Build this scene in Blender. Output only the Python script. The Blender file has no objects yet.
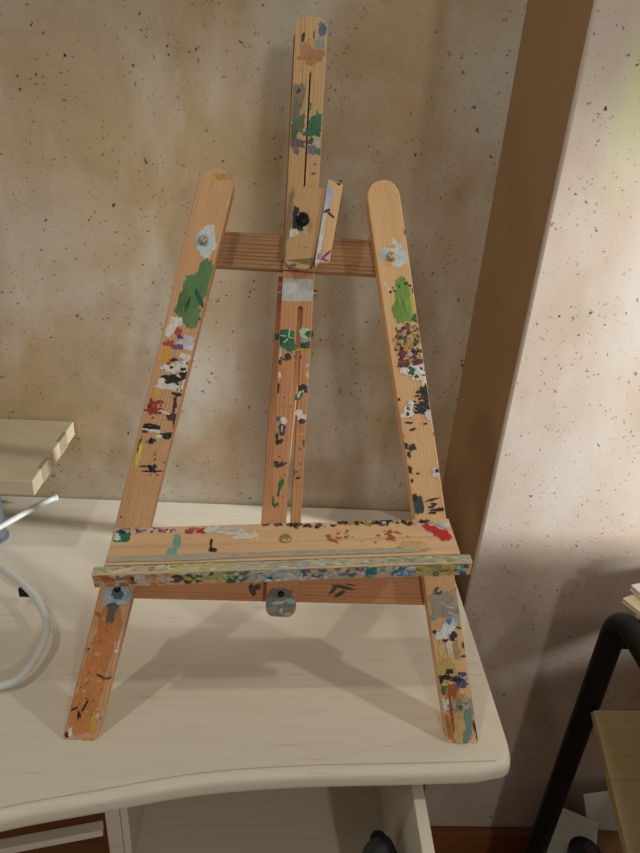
import bpy, bmesh, math, random
from mathutils import Vector, Matrix, noise
random.seed(11)
SC = bpy.context.scene
COL = SC.collection
Z0 = 0.72                      # desk top height above the floor
SC.view_settings.view_transform = 'Standard'
SC.view_settings.look = 'None'
SC.view_settings.gamma = 1.0
SC.view_settings.exposure = 0.14

def lin(h):
    out = []
    for i in h:
        c = i / 255
        out.append(c/12.92 if c <= .04045 else ((c+.055)/1.055)**2.4)
    return tuple(out) + (1.0,)

# ------------------------------------------------------------------ materials
class NT:
    def __init__(s, name):
        s.m = bpy.data.materials.new(name); s.m.use_nodes = True
        s.t = s.m.node_tree; s.b = s.t.nodes['Principled BSDF']
    def n(s, typ, **kw):
        nd = s.t.nodes.new(typ)
        for k, v in kw.items():
            if k.startswith('i_'): nd.inputs[k[2:].replace('_', ' ')].default_value = v
            else: setattr(nd, k, v)
        return nd
    def l(s, a, b): s.t.links.new(a, b)
    def coords(s, scale=(1, 1, 1), kind='Object'):
        tc = s.n('ShaderNodeTexCoord'); mp = s.n('ShaderNodeMapping')
        mp.inputs['Scale'].default_value = scale
        s.l(tc.outputs[kind], mp.inputs['Vector']); return mp.outputs['Vector']
    def noise(s, vec, scale, detail=4, rough=.5, dist=0):
        nd = s.n('ShaderNodeTexNoise'); s.l(vec, nd.inputs['Vector'])
        nd.inputs['Scale'].default_value = scale; nd.inputs['Detail'].default_value = detail
        nd.inputs['Roughness'].default_value = rough; nd.inputs['Distortion'].default_value = dist
        return nd.outputs['Fac']
    def ramp(s, fac, stops):
        r = s.n('ShaderNodeValToRGB'); e = r.color_ramp.elements
        while len(e) < len(stops): e.new(.5)
        for el, (p, c) in zip(e, stops): el.position = p; el.color = c if len(c) == 4 else tuple(c)+(1,)
        s.l(fac, r.inputs['Fac']); return r.outputs['Color']
    def fr(s, fac, a, b):
        return s.ramp(fac, [(a, (0, 0, 0, 1)), (b, (1, 1, 1, 1))])
    def mix(s, fac, a, b, mode='MIX'):
        m = s.n('ShaderNodeMix', data_type='RGBA', blend_type=mode)
        for v, i in ((fac, 0), (a, 6), (b, 7)):
            if hasattr(v, 'is_linked') or hasattr(v, 'links'): s.l(v, m.inputs[i])
            else: m.inputs[i].default_value = v
        return m.outputs[2]
    def math(s, op, a, b=0.0):
        m = s.n('ShaderNodeMath', operation=op)
        for i, v in enumerate((a, b)):
            if hasattr(v, 'links'): s.l(v, m.inputs[i])
            else: m.inputs[i].default_value = v
        return m.outputs[0]
    def bump(s, h, strength=.2, dist=.001):
        b = s.n('ShaderNodeBump'); b.inputs['Strength'].default_value = strength
        b.inputs['Distance'].default_value = dist; s.l(h, b.inputs['Height'])
        s.l(b.outputs['Normal'], s.b.inputs['Normal'])
    def done(s, col, rough=.6, spec=.4, metal=0):
        if hasattr(col, 'links'): s.l(col, s.b.inputs['Base Color'])
        else: s.b.inputs['Base Color'].default_value = col
        if hasattr(rough, 'links'): s.l(rough, s.b.inputs['Roughness'])
        else: s.b.inputs['Roughness'].default_value = rough
        s.b.inputs['Specular IOR Level'].default_value = spec
        s.b.inputs['Metallic'].default_value = metal
        return s.m

def pine(name, light, dark, stripe=105, contrast=.8, axis='X', seed=0., rough=.6):
    """softwood: growth rings run along the local X axis"""
    t = NT(name)
    v = t.coords((.06, 1, 1))
    mp = t.n('ShaderNodeVectorMath', operation='ADD'); t.l(v, mp.inputs[0]); mp.inputs[1].default_value = (seed, seed*.37, seed*.13)
    v = mp.outputs[0]
    wobble = t.noise(v, 28, 3, .55)
    sx = t.n('ShaderNodeSeparateXYZ'); t.l(v, sx.inputs[0])
    yy = t.math('ADD', sx.outputs['Y'], t.math('MULTIPLY', wobble, .010))
    ph = t.math('FRACT', t.math('MULTIPLY', yy, stripe*3.2))
    ring = t.ramp(ph, [(0, (0, 0, 0)), (.55, (.15, .15, .15)), (.86, (1, 1, 1)), (1., (0, 0, 0))])
    fine = t.noise(v, 900, 3, .6)
    big = t.noise(v, 45, 3, .5)
    amp = t.fr(t.noise(v, 130, 2, .5), .30, .70)
    c = t.mix(t.math('MULTIPLY', t.math('MULTIPLY', ring, amp), contrast), lin(light), lin(dark))
    c = t.mix(t.math('MULTIPLY', t.fr(fine, .45, .75), .35), c, lin(dark))
    c = t.mix(t.math('MULTIPLY', t.fr(big, .45, .8), .35), c, lin(dark))
    t.bump(fine, .10, .0006)
    return t.done(c, rough, .3)

WOOD_LEG = pine('pine_worn', (218, 172, 128), (168, 116, 74), 105, .85, seed=1.3)
WOOD_LEG_R = pine('pine_pale', (230, 188, 138), (192, 142, 90), 105, .8, seed=5.1)
WOOD_BAR = pine('pine_reddish', (212, 156, 112), (160, 100, 64), 80, .8, seed=2.7)
WOOD_MAST = pine('pine_mast', (206, 168, 122), (152, 114, 76), 90, .8, seed=7.7)
WOOD_CROSS = pine('pine_striped', (196, 152, 110), (78, 44, 26), 85, 1., seed=9.2)
WOOD_SHELF = pine('pine_shelf', (228, 192, 150), (194, 146, 100), 20, .55, seed=3.3)
WOOD_CLAMP = pine('pine_clamp', (203, 166, 120), (169, 131, 88), 70, .4, seed=4.9)

def paint_mat():
    t = NT('acrylic_paint')
    a = t.n('ShaderNodeAttribute', attribute_name='paint')
    v = t.coords()
    n1 = t.noise(v, 620, 4, .65)
    n2 = t.noise(t.coords((.3, 1, 1)), 480, 4, .6)
    sh = t.ramp(n2, [(.3, (.74, .74, .74)), (.6, (1.0, 1.0, 1.0))])
    c = t.mix(1.0, a.outputs['Color'], sh, 'MULTIPLY')
    c = t.mix(t.math('MULTIPLY', t.fr(n1, .58, .66), .24), c, (.40, .27, .17, 1))
    t.bump(t.noise(v, 420, 3, .6), .6, .0007)
    return t.done(c, .42, .45)
PAINT = paint_mat()

def desk_mat():
    t = NT('pale_maple')
    v = t.coords((.35, 1, 1))
    n1 = t.noise(v, 3.2, 3, .5, .4)
    n2 = t.noise(t.coords((.06, 1, 1)), 110, 4, .6)
    dash = t.noise(t.coords((.10, 1, .6)), 210, 1, .4)
    c = t.mix(n1, lin((224, 217, 202)), lin((215, 206, 188)))
    c = t.mix(t.math('MULTIPLY', t.fr(n2, .42, .72), .16), c, lin((191, 171, 140)))
    c = t.mix(t.math('MULTIPLY', t.fr(dash, .70, .76), .22), c, lin((169, 141, 104)))
    return t.done(c, .42, .4)
MAPLE = desk_mat()

def plain(name, h, rough=.5, spec=.4, metal=0, var=.12, scale=40, bump=0):
    t = NT(name)
    n = t.noise(t.coords(), scale, 4, .55)
    k = lin(h); d = tuple(x*(1-var*2) for x in k[:3]) + (1,)
    c = t.mix(n, k, d)
    if bump: t.bump(n, bump, .001)
    return t.done(c, rough, spec, metal)

def fresco(name, lit_mix=0.0, stain=None):
    t = NT(name)
    v = t.coords()
    n1 = t.noise(v, 3.6, 4, .55, .6)
    n2 = t.noise(v, 9.0, 5, .6, .3)
    n3 = t.noise(t.coords((2.2, 2.2, .8)), 4.2, 3, .5)
    n4 = t.noise(v, 60, 4, .6)
    c = t.mix(t.fr(n1, .40, .62), lin((166, 144, 113)), lin((176, 164, 148)))
    c = t.mix(t.math('MULTIPLY', t.fr(n2, .48, .66), .60), c, lin((152, 128, 94)))
    c = t.mix(t.math('MULTIPLY', t.fr(n3, .50, .66), .70), c, lin((190, 182, 170)))
    n5 = t.noise(v, 5.3, 2, .5, .2)
    c = t.mix(t.math('MULTIPLY', t.fr(n5, .58, .72), .45), c, lin((168, 136, 104)))
    c = t.mix(t.math('MULTIPLY', t.fr(n4, .45, .8), .12), c, lin((138, 106, 74)))
    if lit_mix: c = t.mix(lit_mix, c, lin((226, 212, 206)))  # pale mix puts the bright lighting into the plaster colour
    if stain:
        tc = t.n('ShaderNodeTexCoord')
        s = t.n('ShaderNodeVectorMath', operation='SUBTRACT'); t.l(tc.outputs['Object'], s.inputs[0]); s.inputs[1].default_value = stain
        s2 = t.n('ShaderNodeVectorMath', operation='MULTIPLY'); t.l(s.outputs[0], s2.inputs[0]); s2.inputs[1].default_value = (22, 0, 8)
        ln = t.n('ShaderNodeVectorMath', operation='LENGTH'); t.l(s2.outputs[0], ln.inputs[0])
        f = t.math('SUBTRACT', 1.0, ln.outputs['Value'])
        f = t.math('ADD', f, t.math('MULTIPLY', t.math('SUBTRACT', n2, .5), 1.2))
        c = t.mix(t.math('MULTIPLY', t.fr(f, 0., .9), .6), c, lin((201, 207, 134)))
    # dark pits, irregular, several sizes
    wob = t.n('ShaderNodeTexNoise'); t.l(v, wob.inputs['Vector']); wob.inputs['Scale'].default_value = 160; wob.inputs['Detail'].default_value = 3
    off = t.n('ShaderNodeVectorMath', operation='SCALE'); t.l(wob.outputs['Color'], off.inputs[0]); off.inputs['Scale'].default_value = .014
    vv = t.n('ShaderNodeVectorMath', operation='ADD'); t.l(v, vv.inputs[0]); t.l(off.outputs[0], vv.inputs[1])
    for sc, rad, lo, hi, op in ((52, .115, .42, .52, .92), (95, .165, .41, .52, .85), (180, .25, .42, .54, .65)):
        vo = t.n('ShaderNodeTexVoronoi', feature='F1'); t.l(vv.outputs[0], vo.inputs['Vector']); vo.inputs['Scale'].default_value = sc
        gate = t.fr(t.noise(v, sc*.23, 3, .6), lo, hi)
        sep = t.n('ShaderNodeSeparateColor'); t.l(vo.outputs['Color'], sep.inputs[0])
        rr = t.math('MULTIPLY', sep.outputs[0], rad)
        hit = t.math('LESS_THAN', vo.outputs['Distance'], rr)
        c = t.mix(t.math('MULTIPLY', t.math('MULTIPLY', hit, gate), op), c, lin((40, 33, 28)))
    t.bump(n4, .12, .002)
    return t.done(c, .8, .2)

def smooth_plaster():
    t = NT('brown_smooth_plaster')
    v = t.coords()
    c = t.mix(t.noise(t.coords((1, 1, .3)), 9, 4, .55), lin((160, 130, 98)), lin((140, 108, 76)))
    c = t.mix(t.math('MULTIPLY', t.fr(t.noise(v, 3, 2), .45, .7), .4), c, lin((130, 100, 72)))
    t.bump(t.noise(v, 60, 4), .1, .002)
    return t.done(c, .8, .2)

BRASS = plain('aged_brass', (192, 168, 120), .4, .5, .5)
STEEL = plain('dull_steel', (154, 154, 152), .35, .5, .9)
BLACK_STEEL = plain('black_bolt', (28, 28, 30), .22, .6, .5)
BLACK_TUBE = plain('black_powder_coat', (9, 9, 10), .5, .25, 0)
CABLE = plain('white_plastic', (212, 216, 212), .4, .4, 0, .04)
GREYMETAL = plain('blue_grey_metal', (108, 116, 124), .4, .5, .3)
PAPER = plain('paper_white', (232, 228, 218), .7, .2, 0, .04)
CREAM = plain('paper_cream', (216, 203, 168), .7, .2, 0, .06)
DARKGREY = plain('grey_cloth', (74, 75, 74), .7, .3, 0, .3, 90, .5)
BLACKCLOTH = plain('black_cloth', (26, 26, 26), .7, .3, 0, .2, 90)
ENDGRAIN = plain('end_grain', (172, 154, 124), .7, .2, 0, .25, 200)
PALEWOOD = plain('pale_board', (192, 179, 152), .5, .3, 0, .10, 25)
BROWNWOOD = plain('brown_board', (154, 116, 80), .55, .3, 0, .2, 25)  # one even brown board colour
PLY = pine('plywood_olive', (176, 156, 112), (146, 124, 84), 22, .5, seed=6.)
BASEB = pine('baseboard_wood', (138, 84, 48), (106, 60, 32), 40, .5, seed=8.)
FLOORM = pine('floor_wood', (154, 106, 66), (117, 74, 42), 12, .5, seed=12.)
BOXW = plain('white_card', (214, 218, 214), .6, .3, 0, .04)
TIN = plain('black_lid', (25, 22, 24), .4, .4)
PURPLE = plain('purple_label', (74, 48, 64), .5, .3)
YELLOW = plain('yellow_tag', (168, 154, 64), .5, .3)

# ------------------------------------------------------------------ helpers
def tag(o, label=None, cat=None, group=None, kind=None):
    if label: o['label'] = label
    if cat: o['category'] = cat
    if group: o['group'] = group
    if kind: o['kind'] = kind
    return o

def empty(name, loc, label, cat, group=None):
    o = bpy.data.objects.new(name, None); COL.objects.link(o); o.location = loc
    o.empty_display_size = .05
    return tag(o, label, cat, group)

def root_of(o):
    m = Matrix.Translation((0, 0, 0))
    chain = []
    while o: chain.append(o); o = o.parent
    for x in reversed(chain): m = m @ x.matrix_parent_inverse @ x.matrix_basis
    return m

def obj(name, bm, mats, parent=None, M=None, smooth=False):
    """link bm as one mesh object; M is its world matrix"""
    me = bpy.data.meshes.new(name)
    bm.normal_update(); bm.to_mesh(me); bm.free()
    for m in (mats if isinstance(mats, (list, tuple)) else [mats]): me.materials.append(m)
    if smooth:
        for p in me.polygons: p.use_smooth = True
        try: me.set_sharp_from_angle(angle=math.radians(40))
        except Exception: pass
    o = bpy.data.objects.new(name, me); COL.objects.link(o)
    o.matrix_basis = M if M is not None else Matrix()
    if parent:
        o.parent = parent
        o.matrix_parent_inverse = root_of(parent).inverted()
    return o

def frame(o, x, y, z):
    m = Matrix((x, y, z)).transposed().to_4x4(); m.translation = Vector(o); return m

def sharp_bevel(bm, off, seg=2, ang=30):
    es = [e for e in bm.edges if len(e.link_faces) == 2 and e.calc_face_angle(0) > math.radians(ang)]
    if es and off > 0:
        bmesh.ops.bevel(bm, geom=es, offset=off, offset_type='OFFSET', segments=seg, profile=.5, affect='EDGES', clamp_overlap=True)

def box_bm(x0, x1, y0, y1, z0, z1, bev=.001, seg=2):
    bm = bmesh.new()
    bmesh.ops.create_cube(bm, size=1)
    for v in bm.verts:
        v.co = Vector(((x0+x1)/2 + v.co.x*(x1-x0), (y0+y1)/2 + v.co.y*(y1-y0), (z0+z1)/2 + v.co.z*(z1-z0)))
    sharp_bevel(bm, bev, seg)
    return bm

def prism_bm(pts, z0, z1, bev=.001, seg=2, hole=None, ang=30):
    """outline in local XY (with an optional hole) extruded from z0 to z1"""
    bm = bmesh.new()
    edges = []
    for loop in ([pts] + ([hole] if hole else [])):
        vs = [bm.verts.new((p[0], p[1], z0)) for p in loop]
        edges += [bm.edges.new((vs[i], vs[(i+1) % len(vs)])) for i in range(len(vs))]
    if hole:
        bmesh.ops.triangle_fill(bm, use_beauty=True, use_dissolve=True, edges=edges)
    else:
        bm.faces.new(bm.verts[:])
    r = bmesh.ops.extrude_face_region(bm, geom=bm.faces[:])
    for v in r['geom']:
        if isinstance(v, bmesh.types.BMVert): v.co.z = z1
    bmesh.ops.recalc_face_normals(bm, faces=bm.faces[:])
    sharp_bevel(bm, bev, seg, ang)
    return bm

def round_end(L, w, r=None, n=7, flat=.35):
    """board outline along +X with a softly rounded far end"""
    h = w/2; r = r or h*.8
    pts = [(0, h), (0, -h)]
    for i in range(n+1):
        a = -math.pi/2 + (math.pi/2)*i/n
        pts.append((L-r*flat*1.6 + r*flat*1.6*math.cos(a), -(h-r) + r*math.sin(a)))
    for i in range(n+1):
        a = (math.pi/2)*i/n
        pts.append((L-r*flat*1.6 + r*flat*1.6*math.cos(a), (h-r) + r*math.sin(a)))
    return pts

def lathe_bm(prof, seg=24, axis='Z'):
    bm = bmesh.new(); rings = []
    for r, z in prof:
        rings.append([bm.verts.new((r*math.cos(2*math.pi*i/seg), r*math.sin(2*math.pi*i/seg), z)) for i in range(seg)] if r > 1e-6 else [bm.verts.new((0, 0, z))])
    for a, b in zip(rings, rings[1:]):
        for i in range(seg):
            j = (i+1) % seg
            if len(a) == 1: bm.faces.new((a[0], b[i], b[j]))
            elif len(b) == 1: bm.faces.new((a[i], a[j], b[0]))
            else: bm.faces.new((a[i], a[j], b[j], b[i]))
    bmesh.ops.recalc_face_normals(bm, faces=bm.faces[:])
    return bm

def spline(pts, n=12):
    P = [Vector(p) for p in pts]; out = []
    Q = [P[0]*2-P[1]] + P + [P[-1]*2-P[-2]]
    for i in range(1, len(Q)-2):
        p0, p1, p2, p3 = Q[i-1:i+3]
        for k in range(n):
            t = k/n
            out.append(.5*((2*p1) + (p2-p0)*t + (2*p0-5*p1+4*p2-p3)*t*t + (3*p1-p0-3*p2+p3)*t**3))
    out.append(P[-1]); return out

def tube_bm(path, r, seg=14):
    bm = bmesh.new(); rings = []; up = Vector((.13, .2, 1)).normalized()
    N = None
    for i, p in enumerate(path):
        t = (path[min(i+1, len(path)-1)] - path[max(i-1, 0)]).normalized()
        if N is None: N = t.cross(up).normalized()
        N = (N - t*N.dot(t)).normalized(); B = t.cross(N)
        rr = r[i] if isinstance(r, list) else r
        rings.append([bm.verts.new(p + (N*math.cos(2*math.pi*k/seg) + B*math.sin(2*math.pi*k/seg))*rr) for k in range(seg)])
    for a, b in zip(rings, rings[1:]):
        for k in range(seg): bm.faces.new((a[k], a[(k+1) % seg], b[(k+1) % seg], b[k]))
    bm.faces.new(rings[0][::-1]); bm.faces.new(rings[-1])
    bmesh.ops.recalc_face_normals(bm, faces=bm.faces[:])
    return bm
PALETTE = [(190, 155, 70), (222, 200, 110), (214, 222, 222), (220, 222, 222), (214, 222, 224), (168, 196, 220), (94, 138, 84), (102, 142, 88), (94, 134, 78), (80, 122, 72), (108, 138, 86), (18, 98, 76), (45, 78, 42), (62, 100, 56), (96, 128, 72), (30, 28, 26), (232, 228, 214), (184, 76, 66), (186, 74, 64), (214, 168, 120), (90, 70, 110), (212, 204, 214), (120, 90, 130), (228, 222, 226), (238, 168, 60), (232, 160, 64), (200, 160, 170), (40, 36, 36), (200, 140, 150), (22, 24, 26), (230, 180, 60), (50, 30, 30), (84, 36, 40), (206, 128, 84), (168, 56, 54), (158, 64, 58), (150, 50, 50), (160, 56, 54), (70, 40, 40), (140, 50, 48), (110, 40, 40), (120, 70, 60), (222, 216, 84), (222, 216, 90), (150, 80, 60), (60, 40, 34), (90, 60, 50), (206, 134, 76), (212, 142, 84), (214, 160, 110), (180, 110, 62), (205, 140, 84), (190, 130, 90), (104, 98, 92), (96, 98, 100), (160, 176, 192), (176, 190, 204), (84, 100, 118), (188, 200, 210), (26, 22, 20), (40, 30, 22), (50, 40, 28), (40, 36, 28), (92, 98, 62), (190, 180, 150), (214, 196, 180), (50, 40, 36), (206, 170, 66), (214, 180, 60), (150, 160, 110), (225, 190, 190), (50, 40, 30), (225, 205, 170), (90, 60, 40), (40, 30, 44), (214, 216, 214), (222, 224, 222), (222, 220, 212), (186, 204, 228), (224, 178, 88), (226, 182, 96), (206, 218, 226), (122, 160, 66), (112, 150, 58), (134, 166, 76), (206, 190, 90), (98, 138, 50), (140, 176, 84), (90, 126, 52), (70, 90, 44), (60, 50, 40), (40, 40, 30), (40, 28, 34), (98, 36, 48), (182, 150, 52), (84, 40, 44), (206, 156, 140), (60, 34, 36), (34, 84, 62), (210, 180, 110), (130, 96, 50), (120, 50, 56), (150, 76, 66), (28, 104, 72), (30, 98, 70), (226, 194, 96), (176, 146, 50), (206, 176, 160), (40, 30, 34), (190, 150, 60), (150, 60, 70), (110, 44, 60), (104, 34, 52), (28, 92, 62), (200, 200, 210), (70, 60, 80), (40, 44, 54), (224, 205, 200), (240, 160, 60), (40, 24, 20), (226, 206, 204), (70, 34, 44), (18, 62, 58), (170, 162, 146), (160, 156, 146), (166, 160, 148), (196, 176, 140), (205, 204, 196), (90, 176, 196), (206, 180, 214), (222, 230, 236), (226, 226, 226), (214, 220, 226), (80, 146, 204), (190, 188, 180), (40, 44, 60), (44, 50, 64), (226, 214, 196), (206, 186, 130), (176, 150, 110), (200, 170, 108), (190, 140, 90), (204, 168, 104), (182, 118, 72), (40, 26, 28), (46, 30, 30), (40, 30, 36), (60, 84, 60), (40, 84, 142), (50, 90, 130), (64, 116, 64), (160, 88, 52), (206, 214, 220), (206, 216, 214), (120, 140, 150), (112, 146, 138), (40, 60, 60), (180, 170, 160), (112, 148, 144), (100, 140, 140), (150, 160, 150), (84, 50, 34), (70, 40, 30), (150, 80, 52), (206, 120, 80), (96, 70, 50), (176, 96, 58), (214, 186, 130), (120, 140, 130), (96, 114, 138), (158, 152, 136), (74, 56, 40), (110, 84, 60), (176, 126, 80), (180, 134, 90), (134, 122, 98), (70, 62, 54), (120, 112, 92), (92, 112, 82), (84, 96, 74), (54, 112, 80), (46, 108, 76), (64, 116, 84), (70, 130, 110), (110, 92, 98), (120, 104, 104), (178, 172, 146), (116, 116, 122), (80, 120, 90), (60, 90, 76), (140, 80, 60), (80, 60, 50), (196, 160, 112), (120, 96, 74), (90, 76, 60), (196, 196, 190), (206, 206, 200), (24, 104, 66), (30, 112, 72), (30, 110, 74), (170, 216, 180), (172, 216, 172), (24, 84, 64), (150, 156, 140), (34, 44, 36), (26, 92, 62), (160, 164, 60), (34, 40, 30), (70, 76, 44), (34, 36, 30), (200, 206, 196), (40, 50, 44), (222, 220, 190), (214, 190, 200), (214, 180, 180), (34, 30, 34), (36, 110, 62), (206, 224, 206), (190, 196, 190), (96, 36, 48), (234, 150, 50), (52, 54, 66), (200, 200, 206), (70, 100, 130), (36, 34, 38), (50, 100, 70), (40, 42, 58), (56, 44, 64), (44, 42, 56), (36, 108, 56), (40, 100, 56), (36, 104, 56), (40, 108, 60), (206, 150, 60), (150, 80, 56), (120, 56, 40), (90, 44, 34), (200, 160, 120), (136, 140, 134), (120, 112, 96), (206, 210, 206), (176, 190, 206), (190, 196, 130), (200, 206, 200), (150, 156, 150), (76, 60, 48), (34, 48, 44), (40, 44, 40), (224, 214, 190), (222, 206, 170), (200, 160, 110), (90, 60, 44), (84, 122, 142), (70, 96, 110), (80, 100, 116), (22, 122, 96), (20, 60, 90), (214, 232, 228), (180, 220, 220), (40, 140, 90), (180, 120, 140), (60, 66, 90), (206, 200, 204), (120, 80, 110), (200, 160, 150), (128, 180, 166), (120, 176, 166), (176, 76, 84), (186, 58, 70), (190, 110, 120), (210, 206, 196), (40, 34, 40), (50, 40, 40), (60, 60, 66), (150, 110, 80), (36, 34, 40), (120, 100, 60), (40, 90, 66), (90, 60, 60), (206, 190, 170), (176, 150, 60), (44, 90, 80), (30, 30, 36), (70, 56, 56), (120, 60, 60), (60, 52, 62), (190, 160, 50), (40, 44, 50), (196, 92, 72), (150, 100, 70), (190, 110, 84), (216, 184, 124), (206, 50, 58), (206, 46, 56), (208, 48, 58), (206, 60, 66), (218, 222, 220), (190, 206, 206), (200, 200, 190), (186, 180, 164), (186, 180, 162), (196, 194, 176), (188, 190, 170), (204, 202, 186), (206, 150, 100), (186, 116, 66), (196, 128, 76), (170, 110, 70), (190, 180, 180), (216, 206, 200), (120, 100, 96), (150, 140, 130), (70, 62, 60), (200, 196, 190), (206, 140, 80), (206, 204, 190), (198, 206, 76), (200, 206, 84), (110, 84, 70), (60, 48, 44), (80, 90, 70), (60, 120, 76), (120, 140, 90), (180, 176, 130), (196, 190, 90), (206, 200, 70), (206, 206, 190), (176, 190, 120), (196, 170, 160), (206, 206, 196), (50, 130, 110), (70, 150, 130), (150, 130, 140), (36, 104, 90), (214, 224, 228), (206, 214, 214), (150, 184, 204), (186, 208, 220), (90, 110, 130), (222, 222, 210), (120, 120, 140), (186, 180, 170), (176, 160, 150), (120, 100, 120), (214, 206, 196), (60, 120, 136), (40, 120, 116), (56, 140, 140), (60, 120, 170), (206, 216, 210), (110, 170, 170), (214, 214, 200), (130, 176, 214), (90, 140, 196), (222, 226, 222), (206, 190, 110), (186, 182, 120), (196, 196, 170), (120, 136, 90), (150, 160, 96), (214, 176, 70), (206, 160, 60), (110, 170, 150), (190, 210, 190), (60, 100, 150), (70, 140, 130), (205, 214, 224), (180, 198, 226), (223, 226, 230), (80, 50, 58), (122, 58, 134), (180, 154, 196), (60, 58, 52), (220, 199, 160), (190, 188, 164), (198, 194, 164), (194, 192, 170), (180, 178, 160), (218, 214, 192), (184, 176, 154), (180, 138, 92), (140, 132, 112), (224, 220, 208), (208, 216, 108), (198, 210, 88), (182, 192, 76), (216, 216, 176), (182, 184, 164), (200, 204, 174), (168, 180, 180), (220, 222, 212), (204, 208, 192), (196, 200, 176), (166, 180, 160), (200, 192, 144), (148, 168, 136), (210, 208, 184), (178, 184, 148)]
DAUBS = {}
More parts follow.
